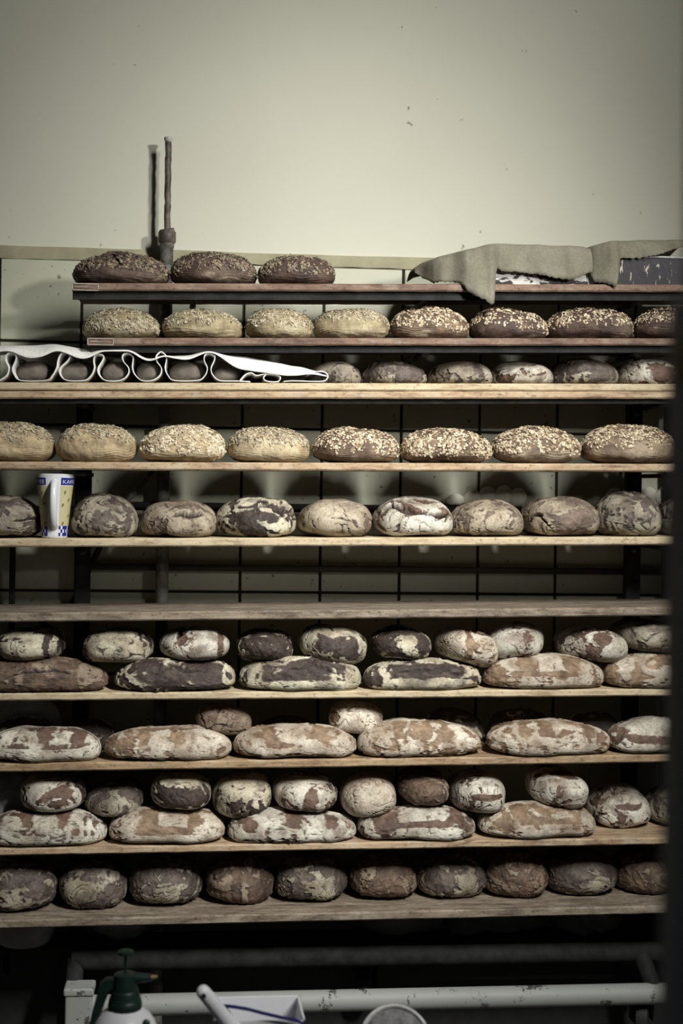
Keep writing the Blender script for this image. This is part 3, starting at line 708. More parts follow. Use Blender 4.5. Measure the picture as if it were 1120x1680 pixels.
loaf('8', 586, 791, 1182, 1246, 'L', 'tan', 'tan long loaf with a lifted flap of crust on top, third lowest shelf', .1, pat=blocks((-.4, .07), (.05, .08), (.35, .07)) + [(-.65, .8, .2, .2, .6)], **K)
loaf('8', 794, 997, 1180, 1242, 'L', 'tan', 'tan long loaf with white mottled foot, second from right, third lowest shelf', .18, pat=blocks((-.45, .06), (-.1, .14), (.6, .1)) + [(.2, .2, .6, .2, .4)], **K)
loaf('8', 995, 1165, 1178, 1239, 'L', 'mid', 'brown banded white long loaf at the right end of the third lowest shelf', .2, pat=[(-.3, .8, .3, .22, .8), (-.2, .48, .9, .14, -.9), (.0, .15, .9, .14, .8), (-.85, .7, .12, .2, -1)], **K)
G = 'small loaves lying on the long loaves of the third lowest shelf'
K = dict(group=G, front=.035, half=.07, low=.5)
loaf(None, 322, 410, 1155, 1206, 'E', 'brown', 'small brown and cream loaf in the left gap above the long loaves, third lowest shelf', .1, pat=[(.3, .6, .5, .3, .4)], tilt=.1, **K)
loaf(None, 540, 628, 1150, 1204, 'E', 'tan', 'small pale loaf resting between two tan long loaves, third lowest shelf', .45, tilt=.08, **K)
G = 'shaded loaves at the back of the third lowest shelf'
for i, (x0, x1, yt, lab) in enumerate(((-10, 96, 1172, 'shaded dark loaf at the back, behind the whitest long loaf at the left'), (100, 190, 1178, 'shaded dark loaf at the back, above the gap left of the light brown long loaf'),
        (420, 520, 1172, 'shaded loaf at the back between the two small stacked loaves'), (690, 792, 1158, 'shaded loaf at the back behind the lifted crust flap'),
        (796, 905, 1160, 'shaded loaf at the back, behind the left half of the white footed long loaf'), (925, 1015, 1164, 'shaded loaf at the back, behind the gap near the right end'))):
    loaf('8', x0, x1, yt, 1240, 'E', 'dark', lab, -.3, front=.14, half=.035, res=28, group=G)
# ---- row 9
G = 'long floured loaves on the second lowest shelf'; K = dict(group=G, front=0.0)
loaf('9', -30, 172, 1329, 1393, 'L', 'mid', 'white and brown long loaf at the left end of the second lowest shelf', .22, pat=blocks((-.25, .12), (.35, .1)) + [(.1, .5, .6, .12, -.5), (.2, .2, .8, .15, .4)], **K)
loaf('9', 177, 370, 1326, 1391, 'L', 'tan', 'ginger long loaf with a square white block on top, second lowest shelf', .1, pat=blocks((-.3, .16), (.45, .12)) + [(.05, .85, .2, .2, .9), (.05, .5, .6, .15, -.8), (.1, .2, .6, .18, .8), (.8, .6, .15, .4, .8), (-.65, .7, .12, .3, .6)], **K)
loaf('9', 374, 583, 1328, 1389, 'L', 'mid', 'long loaf with two reddish brown blocks over a grey-white body, second lowest shelf', .38, pat=blocks((.0, .13), (.6, .1)) + [(-.75, .5, .15, .4, -.3)], **K)
loaf('9', 586, 779, 1321, 1387, 'L', 'mid', 'long loaf with dark ragged edges around a white front panel, second lowest shelf', .0, pat=[(.1, .25, .6, .24, 1.1), (.0, .88, .3, .2, 1.1), (.1, .58, .5, .1, -.8), (-.6, .6, .2, .4, -.7), (.65, .8, .14, .25, -.9)], **K)
loaf('9', 784, 973, 1315, 1383, 'L', 'tan', 'long white loaf with ginger cracks, rightmost long loaf of the second lowest shelf', .25, pat=blocks((-.4, .14)) + [(.0, .6, .6, .1, -.6), (.6, .5, .08, .3, -.8), (-.6, .5, .08, .4, -.7), (.1, .25, .5, .2, .4)], **K)
G = 'round loaves standing on the second lowest shelf'
loaf('9', 966, 1062, 1288, 1364, 'E', 'mid', 'round white cracked loaf standing by itself right of the long loaves', .3, front=.075, half=.09, yaw=.12, pat=[(-.1, .62, .5, .08, -.8)], group=G)
loaf('9', 1062, 1155, 1287, 1357, 'E', 'grey', 'shaded loaf at the right end of the second lowest shelf', -.05, front=.075, half=.09, group=G)
G = 'round loaves stacked above the long ones on the second lowest shelf'; K = dict(group=G, front=.0, half=.118, low=.48)
loaf(None, 29, 136, 1270, 1334, 'E', 'mid', 'white loaf with a smooth brown front patch, leftmost of the lower stack', .2, pat=[(.1, .55, .45, .3, -.7), (-.5, .7, .3, .2, .5)], yaw=.1, **K)
loaf(None, 141, 232, 1284, 1341, 'E', 'grey', 'dim reddish loaf sunk between two others, second in the lower stack', -.15, pat=[(.1, .5, .25, .25, .6)], tilt=-.1, front=.03, **{k: v for k, v in K.items() if k != 'front'})
loaf(None, 245, 346, 1269, 1329, 'E', 'dark', 'loaf with a black cloud shaped tear under a cream cap, third in the lower stack', .2, pat=[(.05, .5, .7, .28, -1.1), (-.1, .9, .5, .15, .8)], **K)
loaf(None, 350, 443, 1271, 1343, 'E', 'dark', 'loaf with cream crackled top and grey front, fourth in the lower stack', .3, pat=[(.05, .28, .5, .25, -.45), (.0, .75, .6, .2, .5)], tilt=-.1, **K)
loaf(None, 449, 555, 1273, 1334, 'E', 'mid', 'white loaf with dark ragged maroon blotches, fifth in the lower stack', .1, pat=[(-.3, .7, .35, .25, .5), (.05, .4, .2, .5, -.8), (.35, .45, .15, .3, .7)], tilt=.06, **K)
loaf(None, 560, 652, 1271, 1343, 'E', 'tan', 'almost fully white round loaf in the lower stack', .6, tilt=-.1, **K)
loaf(None, 653, 736, 1267, 1323, 'E', 'brown', 'plain brown loaf with no flour patches in the lower stack', -.25, **K)
loaf(None, 741, 829, 1268, 1338, 'E', 'mid', 'white loaf with a brown arch shaped crack in the lower stack', .5, pat=[(.0, .55, .6, .07, -1.2), (-.5, .35, .1, .25, -.7)], **K)
loaf(None, 868, 964, 1262, 1328, 'E', 'mid', 'white and mauve loaf on the right of the lower stack, highest of them', .35, tilt=.12, pat=[(.0, .93, .5, .08, -.9), (-.3, .3, .5, .2, -.35)], **K)
# ---- row 10
G = 'loaves on the lowest board'
for i, (x0, x1, yt, yb, m, bi, sb, lab, pt_) in enumerate((
    (-26, 96, 1408, 1499, 'grey', -.15, .03, 'shaded greenish brown loaf cut by the left edge on the lowest board', [(.2, .35, .3, .25, .4)]),
    (97, 209, 1405, 1493, 'grey', -.12, .045, 'loaf on the lowest board with a cream smear on its left front, second from left', [(-.25, .45, .5, .22, .6)]),
    (211, 331, 1403, 1488, 'grey', -.2, .05, 'loaf on the lowest board with a cream nose and black cracks, third from left', [(.1, .35, .35, .25, .7)]),
    (334, 448, 1401, 1484, 'brown', -.2, .055, 'plain ginger brown loaf on the lowest board, fourth from left', []),
    (450, 569, 1399, 1481, 'grey', -.2, .06, 'loaf with a bright wrinkled nose on the lowest board, fifth from left', [(.2, .35, .4, .25, .6)]),
    (571, 684, 1397, 1478, 'brown', -.3, .065, 'smooth dull brown loaf in the middle of the lowest board', []),
    (677, 793, 1396, 1474, 'grey', -.2, .07, 'loaf with a whitish right front, right of the middle of the lowest board', [(.3, .35, .35, .3, .6)]),
    (790, 895, 1394, 1475, 'brown', -.15, .06, 'brown loaf on the lowest board with a fine crack at its foot, third from right', []),
    (889, 1008, 1392, 1472, 'grey', -.3, .07, 'mauve brown wrinkled loaf, second from right on the lowest board', [(.3, .35, .3, .2, .4)]),
    (1007, 1112, 1389, 1469, 'brown', -.2, .07, 'loaf with a rough wrinkled nose at the right end of the lowest board', [(.2, .35, .4, .25, .4)]))):
    loaf('10', x0, x1, yt, yb, 'E', m, lab, bi, front=sb, half=.095, pat=pt_, group=G, low=.42, yaw=(i - 4.5) * 0.02)

# ------------------------------------------------------------------ white dough rolls at the back
k = 0
for (px, py, s, lab) in ((745, 818, 15, 'left end of the white rolls at the back, above the tan and brown loaves'), (772, 812, 18, 'second white roll at the back from the left'), (796, 806, 20, 'white roll at the back between its left neighbours and the tall one'), (822, 804, 20, 'tallest white roll left of the right hand post'), (846, 808, 18, 'white roll at the back just left of the post'),
                    (1004, 808, 18, 'first white roll right of the post at the back'), (1030, 803, 20, 'white roll above the tallest loaf at the back'), (1060, 806, 18, 'white roll seen through the gap at the far right'), (1088, 803, 20, 'rightmost white roll at the back')):
    k += 1; c = at(px, py, 0.325); zb_ = B['r829'](0); H = c.z - zb_ + 0.012
    px2 = px
    S, pm_ = proto(16)
    Q, nr = shape(S, 0.026, 0.0165, max(0.03, H), low=.4)
    Q[:, 0] += 0.35 * (Q[:, 2]) * 0.5
    Q += nr * (noise(Q * 60 + k * 9) * 0.002)[:, None]; Q[:, 2] -= Q[:, 2].min()
    me = pm_.copy(); me.vertices.foreach_set('co', Q.astype(np.float32).ravel()); me.materials.append(M_bun)
    o = bpy.data.objects.new('white_roll', me); C.objects.link(o); o.location = (c.x, 0.330, zb_ + 0.0005); tag(o, lab, 'bread roll', 'white rolls on the rear board')

# ------------------------------------------------------------------ white proofing cloth with dough
z3 = B['3a']
def ribbon(pts, y0, y1, m, name, ny=10, th=0.0022, wob=0.004, parent=None):
    # smooth px path -> extruded sheet
    P2 = []
    for i in range(len(pts) - 1):
        p0 = pts[max(i - 1, 0)]; p1 = pts[i]; p2 = pts[i + 1]; p3 = pts[min(i + 2, len(pts) - 1)]
        for t in (0, .2, .4, .6, .8):
            P2.append(tuple(0.5 * ((2 * p1[k]) + (-p0[k] + p2[k]) * t + (2 * p0[k] - 5 * p1[k] + 4 * p2[k] - p3[k]) * t * t + (-p0[k] + 3 * p1[k] - 3 * p2[k] + p3[k]) * t ** 3) for k in (0, 1)))
    P2.append(pts[-1])
    vs = []; fs = []; n = len(P2)
    base = [at(p[0], p[1], 0.012) for p in P2]
    q = np.array([[b.x * 12, 0.1 * 12, b.z * 12] for b in base])
    for j in range(ny + 1):
        y = y0 + (y1 - y0) * j / ny; q[:, 1] = y * 9
        dx = noise(q) * wob * min(1, j / 2); dz = noise(q + 40) * wob * .5 * min(1, j / 2); dy = noise(q * 1.5 + 9) * 0.006 * (1 if j == 0 else 0)
        for i, b in enumerate(base): vs.append((b.x + dx[i], y + dy[i], max(b.z + dz[i], z3(b.x) + 0.0015)))
    for j in range(ny):
        for i in range(n - 1): fs.append((j * n + i, j * n + i + 1, (j + 1) * n + i + 1, (j + 1) * n + i))
    o = MB().add(vs, fs).build(name, m, parent, smooth=False); o.data.polygons.foreach_set('use_smooth', [True] * len(fs))
    sm = o.modifiers.new('thick', 'SOLIDIFY'); sm.thickness = th; sm.offset = 0
    return o
FL = 625.0
folds = [(18, 0, 0), (98, 14, 1), (159, 6, 2), (214, -8, 3), (268, -6, 1), (344, 0, 0)]
path = [(-70, FL), (-20, FL), (-4, 623)]
for (c, lean, vv) in folds:
    w2 = 9 if vv != 2 else 8; tp = {0: 579, 1: 577, 2: 581, 3: 579}[vv]
    path += [(c - 20 + lean * -.2, 624), (c - 8 - lean * .3, 616), (c - 4 - lean * .1, 604), (c - w2 + lean * .4, 592), (c - w2 + 1 + lean * .6, 583), (c + lean * .6, tp), (c + w2 - 1 + lean * .6, 584), (c + w2 - 2 + lean * .4, 592), (c + 2 - lean * .1, 604), (c + 5 - lean * .3, 615), (c + 16 - lean * .3, 624)]
path += [(385, 625), (410, 626)]
couche = empty('proofing_cloth', at(200, 626, 0.13), 'white linen proofing cloth pleated around dough loaves at the left of the third shelf', 'cloth')
def under(o):
    o.parent = couche; o.matrix_parent_inverse = Matrix.Translation(-couche.location); return o
under(ribbon(path, 0.012, 0.25, M_couche, 'pleated_sheet'))
under(ribbon([(392, 626), (402, 615), (412, 612), (420, 616), (432, 614), (441, 612), (455, 614), (460, 620), (455, 626), (438, 625.5), (432, 620), (436, 614)], 0.008, 0.25, M_couche, 'rolled_end'))
Tt = [(-70, 568), (0, 565), (40, 565), (85, 562), (129, 569), (160, 571), (176, 574), (200, 574), (217, 574), (234, 586), (251, 589), (264, 581), (281, 583), (310, 580), (340, 575), (352, 576), (400, 583), (450, 591), (505, 603), (528, 611), (536, 617)]
Ft = [(-70, 585), (0, 579), (20, 577), (51, 591), (75, 586), (93, 576), (105, 578), (129, 590), (148, 589), (163, 579), (180, 577), (203, 578), (217, 579), (234, 591), (251, 593), (268, 585), (282, 588), (308, 593), (330, 583), (344, 577), (358, 584), (387, 606), (430, 612), (472, 618), (505, 615), (528, 616), (536, 620)]
def itp(tab, x):
    return float(np.interp(x, [t[0] for t in tab], [t[1] for t in tab]))
vs = []; fs = []; nx = 150; rowsY = [(0.004, 0), (0.010, .25), (0.022, .55), (0.04, .8), (0.065, .95), (0.10, 1.0), (0.14, 1.0), (0.18, .97), (0.22, 1.0), (0.255, .9)]
def smx(tab, x): return sum(itp(tab, x + d) * wv for d, wv in ((-8, .2), (-4, .2), (0, .2), (4, .2), (8, .2)))
for j, (y, f) in enumerate(rowsY):
    for i in range(nx + 1):
        px = -70 + (535 + 70) * i / nx
        py = smx(Ft, px) * (1 - f) + smx(Tt, px) * f
        p_ = at(px, py, 0.03); vs.append((p_.x, y, max(p_.z, z3(p_.x) + .004)))
nn = nx + 1
for j in range(len(rowsY) - 1):
    for i in range(nx): fs.append((j * nn + i, j * nn + i + 1, (j + 1) * nn + i + 1, (j + 1) * nn + i))
vn = np.array(vs); dd = noise(vn * 22) * 0.0022; vs = [(v[0], v[1], v[2] + d) for v, d in zip(vs, dd)]
ts = MB().add(vs, fs).build('cover_sheet', M_couche); ts.data.polygons.foreach_set('use_smooth', [True] * len(fs))
sm = ts.modifiers.new('thick', 'SOLIDIFY'); sm.thickness = 0.0025; sm.offset = 0; under(ts)
under(ribbon([(505, 614), (520, 610), (530, 610), (536, 614), (537, 620), (531, 625), (515, 626), (480, 625), (465, 626)], 0.006, 0.2, M_couche, 'turned_hem'))
dl = ['dough loaf at the far left in the pleated white cloth', 'second dough loaf from the left in the pleated white cloth', 'third dough loaf from the left in the pleated white cloth', 'fourth dough loaf from the left in the pleated white cloth', 'fifth dough loaf from the left in the pleated white cloth', 'last dough loaf on the right, beside the flat end of the white cloth']
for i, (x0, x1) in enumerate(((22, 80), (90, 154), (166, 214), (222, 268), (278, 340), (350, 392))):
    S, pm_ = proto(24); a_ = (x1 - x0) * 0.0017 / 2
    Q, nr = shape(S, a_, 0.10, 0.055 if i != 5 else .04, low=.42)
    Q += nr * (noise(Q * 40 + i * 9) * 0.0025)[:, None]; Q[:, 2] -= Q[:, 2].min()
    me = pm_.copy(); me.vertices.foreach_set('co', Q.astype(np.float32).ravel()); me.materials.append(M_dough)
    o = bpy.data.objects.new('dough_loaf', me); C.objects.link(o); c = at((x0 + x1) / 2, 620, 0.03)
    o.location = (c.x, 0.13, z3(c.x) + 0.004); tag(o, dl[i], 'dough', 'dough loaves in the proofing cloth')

# ------------------------------------------------------------------ trays and grey cloths on the top shelf
def tray(px0, px1, yt, yb, y0, dep, m, rimm, label):
    a_ = at(px0, yb, y0); b_ = at(px1, yt, y0); zb_ = B['1'](a_.x) + 0.0005; x0, x1, z1 = a_.x, b_.x, b_.z; H = z1 - zb_
    root = empty('baking_tray', ((x0 + x1) / 2, y0 + dep / 2, zb_), label, 'tray')
    mb = MB(); W = x1 - x0; t = 0.0025
    fl_ = 0.012
    def ring(w_, d_, z): return [(-w_ / 2, -d_ / 2, z), (w_ / 2, -d_ / 2, z), (w_ / 2, d_ / 2, z), (-w_ / 2, d_ / 2, z)]
    vs = ring(W - 2 * fl_, dep - 2 * fl_, 0) + ring(W, dep, H) + ring(W - 2 * t, dep - 2 * t, H) + ring(W - 2 * fl_ - 2 * t, dep - 2 * fl_ - 2 * t, t)
    fs = [(3, 2, 1, 0), (12, 13, 14, 15)]
    for r in range(3):
        for k in range(4): fs.append((r * 4 + k, r * 4 + (k + 1) % 4, (r + 1) * 4 + (k + 1) % 4, (r + 1) * 4 + k))
    mb.add(vs, fs).build('pan', m, root, bevel=0.002)
    rm = MB(); pts = ring(W + .004, dep + .004, H)
    for k in range(4): rm.tube([pts[k], pts[(k + 1) % 4]], 0.0028, 8)
    rm.build('rolled_rim', rimm, root, smooth=True)
    return root
tray(800, 986, 426, 463, 0.03, 0.225, M_tray1, M_rim, 'blistered white and black baking tray under the left grey cloth')
tray(1003, 1150, 424, 458, 0.02, 0.235, M_tray2, M_rim, 'black baking tray with painted highlights at the right end of the top shelf')
def drape(cols, label, depth, yf, name='linen_cloth'):
    # cols: px, top, bottom, y of hanging face
    vs = []; fs = []; nx = 110; px0, px1 = cols[0][0], cols[-1][0]
    xs_ = [c[0] for c in cols]
    J = [0, .12, .25, .4, .55, .7, .85, .94, 1.0]
    nb = 7
    for i in range(nx + 1):
        px = px0 + (px1 - px0) * i / nx
        T_ = np.interp(px, xs_, [c[1] for c in cols]); Bt = np.interp(px, xs_, [c[2] for c in cols]); yy = np.interp(px, xs_, [c[3] for c in cols])
        r_ = random.Random(i * 3 + len(cols)); Bt2 = Bt + r_.uniform(-1.2, 1.2)
        for t in J:
            p_ = at(px, Bt2 + (T_ - Bt2) * t, yy); vs.append((p_.x, yy - 0.0 + 0.012 * (t ** 6) + 0.003 * math.sin(px * .11 + t * 2), p_.z))
        zt_ = vs[-1][2]; xt = vs[-1][0]
        for k in range(1, nb + 1):
            s = k / nb; dp = (depth - yy) * s; vs.append((xt, yy + 0.012 + dp, zt_ + 0.004 * math.sin(s * 3.1) - 0.012 * s * s + 0.002 * math.sin(px * .07 + s * 7)))
    n_ = len(J) + nb
    for i in range(nx):
        for j in range(n_ - 1): fs.append((i * n_ + j, (i + 1) * n_ + j, (i + 1) * n_ + j + 1, i * n_ + j + 1))
    vn = np.array(vs); dd = noise(vn * np.array([38, 38, 20])) * 0.004; dd2 = noise(vn * 70 + 9) * .001
    vs = [(v[0], v[1] + d + e, v[2]) for v, d, e in zip(vs, dd, dd2)]
    o = MB().add(vs, fs).build(name, M_linen); o.data.polygons.foreach_set('use_smooth', [True] * len(fs))
    sm = o.modifiers.new('thick', 'SOLIDIFY'); sm.thickness = 0.0025; sm.offset = 1
    return tag(o, label, 'cloth', 'grey linen cloths over the trays')
drape([(680, 441, 446, .12), (692, 432, 455, .10), (712, 425, 464, .05), (722, 421, 462, .035), (745, 415, 463, .012), (758, 412, 465, -.006), (765, 410, 475, -.014), (780, 407, 486, -.018), (796, 402, 492, -.022), (806, 400, 500, -.026), (810, 400, 498, -.020), (813, 400, 436, -.004), (820, 400, 444, .012), (845, 401, 447, .016), (880, 402, 450, .016), (915, 403, 457, .012), (940, 404, 459, .012), (960, 405, 450, .012), (972, 409, 447, .016), (977, 413, 438, .03)],
      'left grey linen cloth with frayed edge and a corner hanging over the top board', 0.25, 0)
drape([(962, 407, 440, .035), (975, 403, 462, .012), (990, 399, 464, .0), (1002, 396, 467, -.006), (1011, 395, 471, -.010), (1015, 395, 425, .004), (1022, 395, 424, .008), (1040, 395, 424, .010), (1058, 394, 423, .010), (1085, 394, 416, .012), (1110, 394, 407, .02), (1140, 394, 400, .03)],
      'right grey linen cloth folded back off the black tray', 0.25, 0)

# ------------------------------------------------------------------ mug
cm = at(89, 882, 0.05); zt = at(89, 778, 0.05).z; zb_ = B['5'](cm.x) + 0.0004; H = zt - zb_
r0 = 20.5 * 0.00152; r1 = 31 * 0.00152
mug = empty('coffee_mug', (cm.x, 0.055, zb_), 'tall white coffee mug printed with blue and beige bands, its handle facing the front', 'mug')
def rad(z): return r0 + (r1 - r0) * (z / H) ** 1.25
prof = [(0.0, 0), (r0 - .002, 0), (r0, .002)] + [(rad(H * t), H * t) for t in np.linspace(.05, 1, 24)] + [(r1 - .002, H + .001), (r1 - .004, H - .001)] + [(rad(H * t) - .004, H * t) for t in np.linspace(.95, .08, 14)] + [(0.0, H * .07)]
MB().lathe(prof, 64).build('mug_body', M_mug, mug, smooth=True)
def wrap(a0, a1, z0, z1, m, name, off=.0003, n=16, nz=6):
    vs = []; fs = []
    for j in range(nz + 1):
        z = z0 + (z1 - z0) * j / nz
        for i in range(n + 1):
            an = a0 + (a1 - a0) * i / n; r = rad(z) + off; vs.append((r * math.sin(an), -r * math.cos(an), z))
    for j in range(nz):
        for i in range(n): fs.append((j * (n + 1) + i, j * (n + 1) + i + 1, (j + 1) * (n + 1) + i + 1, (j + 1) * (n + 1) + i))
    return (vs, fs)
HA = 0.07   # the handle's own angle
pr = MB(); 
A0, A1 = 0.40, 2 * math.pi - 0.40
for nm, zz0, zz1, m_ in (('beige_print', .19, .82, M_mbeige),):
    v_, f_ = wrap(A0, A1, H * zz0, H * zz1, None, nm, n=60); pr.add(v_, f_)
pr.build('beige_print', M_mbeige, mug, smooth=True)['label'] = 'beige printed zone around the mug'
pb = MB()
v_, f_ = wrap(A0 + .02, A1 - .02, H * .83, H * .945, None, '', n=60); pb.add(v_, f_)
RP_ = pb.build('blue_rim_print', M_mblue, mug, smooth=True); RP_['label'] = 'blue printed band at the rim'; pb = MB()
cw = 0.16; nck = int((A1 - A0) / cw)
for i in range(nck):
    for j in range(3):
        if (i + j) % 2 == 0 or (j != 1 and i % 3 == 0):
            v_, f_ = wrap(A0 + i * cw, A0 + (i + 1) * cw, H * (.03 + j * .053), H * (.03 + (j + 1) * .053), None, '', n=3, nz=1); pb.add(v_, f_)
pb.build('blue_check_print', M_mblue, mug, smooth=True)['label'] = 'blue checks printed at the foot'
bn = MB()
for an, z in ((.72, .72), (-.72, .71), (.62, .52), (-.60, .54), (.70, .23), (-.62, .23), (1.05, .6), (-1.05, .45), (1.2, .35), (-1.15, .68), (2, .5), (-2, .6), (2.6, .3)):
    vs = []; r = rad(H * z) + .0007
    for k in range(14):
        t = 2 * math.pi * k / 14; e = .0055 * math.cos(t); f2 = .0042 * math.sin(t); ee = e * .8 + f2 * .5; a_ = an + (f2 * .8) / r
        vs.append((r * math.sin(a_), -r * math.cos(a_), H * z + ee))
    bn.add(vs, [tuple(range(14))])
bn.build('bean_print', M_mbean, mug)['label'] = 'small brown coffee beans printed on the beige zone'
# handle
hp = []
for t in np.linspace(0, 1, 22):
    z = H * (.88 - .70 * t); out = 0.030 * math.sin(math.pi * min(1, t * 1.0)) ** .5
    hp.append((0.003, -rad(z) + .002 - out, z))
mbh = MB(); n = 14; vs = []
for (x, y, z) in hp:
    pass
mbh.tube(hp, .008, 16, rs=[.0088 + .0006 * math.sin(i) * 0 for i in range(22)])
mbh.build('handle', M_mug, mug, smooth=True)
def text_mesh(s, size):
    cu = bpy.data.curves.new('t', 'FONT'); cu.body = s; cu.size = size; cu.resolution_u = 3
    ob = bpy.data.objects.new('t', cu); C.objects.link(ob)
    dg = bpy.context.evaluated_depsgraph_get(); me = ob.evaluated_get(dg).to_mesh()
    V = [tuple(v.co) for v in me.vertices]; Fx = [tuple(p.vertices) for p in me.polygons]
    bpy.data.objects.remove(ob); return V, Fx
V, Fx = text_mesh('KAFFEE', 0.0165); wT = max(v[0] for v in V)
for a0 in (0.50, -0.50 - wT / rad(H * .87)):
    rr = rad(H * .87)
    vv = []
    for v in V:
        an = a0 + v[0] / rr; z = H * .853 + v[1] * .8; r = rad(z) + .0009; vv.append((r * math.sin(an), -r * math.cos(an), z))
    MB().add(vv, Fx).build('lettering', M_mwhite, RP_)['label'] = 'white capital letters KAFFEE on the blue band'

# ------------------------------------------------------------------ sacks and tub in the dark under / behind the boards
def sack(px0, px1, yt, yb, y, dep, m, label, name='flour_sack', seed=1, cat='sack', zb_=None):
    a_ = at(px0, yb, y); b_ = at(px1, yt, y); S, pm_ = proto(30)
    z0 = a_.z if zb_ is None else zb_
    Q, nr = shape(S, (b_.x - a_.x) / 2, dep / 2, b_.z - z0, n=3, mt=2.6, mbm=3.5, low=.45)
    p = Q * 14 + seed * 7; Q += nr * (noise(p) * .014 + np.abs(noise(p * 2.3)) * .010)[:, None]; Q[:, 2] -= Q[:, 2].min()
    me = pm_.copy(); me.vertices.foreach_set('co', Q.astype(np.float32).ravel()); me.materials.append(m)
    o = bpy.data.objects.new(name, me); C.objects.link(o); o.location = ((a_.x + b_.x) / 2, y + dep / 2, z0); return tag(o, label, cat)
zs = at(560, 1544, 0.16).z
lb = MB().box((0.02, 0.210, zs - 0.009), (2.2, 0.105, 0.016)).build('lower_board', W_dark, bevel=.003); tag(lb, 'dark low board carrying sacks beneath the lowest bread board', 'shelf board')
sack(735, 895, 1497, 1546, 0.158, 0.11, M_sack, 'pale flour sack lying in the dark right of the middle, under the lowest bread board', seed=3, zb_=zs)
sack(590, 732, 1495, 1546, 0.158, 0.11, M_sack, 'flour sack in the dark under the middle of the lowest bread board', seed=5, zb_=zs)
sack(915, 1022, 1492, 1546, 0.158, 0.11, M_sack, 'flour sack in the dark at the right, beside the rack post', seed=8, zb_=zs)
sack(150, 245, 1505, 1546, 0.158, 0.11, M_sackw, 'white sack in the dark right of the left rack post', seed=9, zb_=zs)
tb = at(35, 1578, 0.14); tr = at(92, 1520, 0.14)
R_ = .088
tub = MB().lathe([(0, 0), (R_ * .72, 0), (R_ * .8, .006), (R_ * .95, .055), (R_, .074), (R_ * 1.03, .076), (R_ * 1.03, .070), (R_ * .97, .071), (R_ * .9, .05), (R_ * .7, .01), (0, .01)], 48).build('round_tub', M_sackw, smooth=True, loc=(tb.x, 0.195, zs + .0005))
tag(tub, 'large pale round tub in the dark at the lower left', 'tub')
z8 = B['7'](-0.75)
ps = MB()
zz0 = B['9'](-.8); 
sack(-60, 95, 1275, 1385, 0.16, 0.09, M_sackw, 'crumpled grey sack at the back left of the second lowest shelf', name='paper_sack', seed=14, zb_=B['9'](-.8) + .0005)
sack(-70, 100, 1148, 1250, 0.212, 0.045, M_sackw, 'crumpled grey sack at the back left of the third lowest shelf', name='paper_sack', seed=16, zb_=B['8'](-.8) + .0005)

tag(MB().box((0.02, 0.341, 0.27), (2.4, 0.012, 0.50)).build('shade_panel', M_blackrub, bevel=.003), 'added dark panel standing in for shade behind the sacks, under the lowest bread board', 'panel')  # dark sheet added where the wall would only lie in shade
# ------------------------------------------------------------------ bench with sprayer, scoop box and tin in front
BZ = 0.40
bench = empty('work_bench', (0, -0.9, 0), 'low bench in front of the rack, below the frame', 'bench')
def bp(mbx, nm, m, **k):
    o = mbx.build(nm, m, bench, **k); o.matrix_parent_inverse = Matrix.Translation((0, 0.9, 0)); return o
bp(MB().box((-0.25, -0.86, BZ - 0.015), (1.5, 0.42, 0.03)), 'bench_top', W_dark, bevel=.004)
for sx in (-.95, .45):
    for sy in (-1.03, -.69): bp(MB().box((sx, sy, (BZ - .03) / 2), (.05, .05, BZ - .03)), 'leg', M_steel, bevel=.003)
SY = -0.90
def zat(py): return at(200, py, SY).z
sx = at(205, 1640, SY).x; s1 = 0.00111
spr = empty('pressure_sprayer', (sx, SY, BZ), 'pressure sprayer with dark green pump head and white tank at the bottom left', 'sprayer')
def zr(py): return zat(py) - BZ
R1 = 0.048
MB().lathe([(0, 0), (.055, 0), (.06, .006), (.062, .03), (.062, zr(1695)), (.055, zr(1677)), (.045, zr(1664)), (.034, zr(1656)), (.028, zr(1652)), (0, zr(1652))], 48).build('tank', M_white, spr, smooth=True)
MB().lathe([(0, zr(1660)), (.030, zr(1658)), (.031, zr(1648)), (.0295, zr(1640)), (.0285, zr(1639)), (.0285, zr(1637)), (.027, zr(1636)), (.025, zr(1625)), (.0245, zr(1624)), (.023, zr(1623)), (.021, zr(1604)), (.020, zr(1598)), (.016, zr(1596)), (0, zr(1596))], 40).build('pump_head', M_green, spr, smooth=True)
MB().tube([(0, 0, zr(1598)), (0, 0, zr(1566))], .0028, 12).build('pump_rod', M_green, spr, smooth=True)
MB().lathe([(0, zr(1568)), (.006, zr(1568)), (.014, zr(1565)), (.0145, zr(1561)), (.010, zr(1559)), (0, zr(1558.5))], 32).build('pump_knob', M_green, spr, smooth=True)
nz = MB().tube([(0.015, -.003, zr(1604)), (.034, -.006, zr(1603)), (.048, -.008, zr(1602))], .008, 20, rs=[.010, .0085, .0065])
NZ_ = nz.build('nozzle_arm', M_green, spr, smooth=True)
spr_nz = NZ_
MB().tube([(.046, -.008, zr(1602)), (.058, -.009, zr(1600.5))], .004, 16, rs=[.0045, .003]).build('nozzle_tip', M_brass, spr_nz, smooth=True)['label'] = 'brass spray tip'
lev = MB()
pts = [(0.0, zr(1600)), (-.035, zr(1604)), (-.045, zr(1612)), (-.056, zr(1650)), (-.066, zr(1690)), (-.052, zr(1692)), (-.040, zr(1655)), (-.028, zr(1624)), (0, zr(1612))]
vs = [(x, -.008, z) for x, z in pts] + [(x, .008, z) for x, z in pts]; k = len(pts)
lev.add(vs, [tuple(range(k)), tuple(range(k, 2 * k))[::-1]] + [(i, k + i, k + (i + 1) % k, (i + 1) % k) for i in range(k)])
lev.build('grip', M_green, spr, bevel=.003)
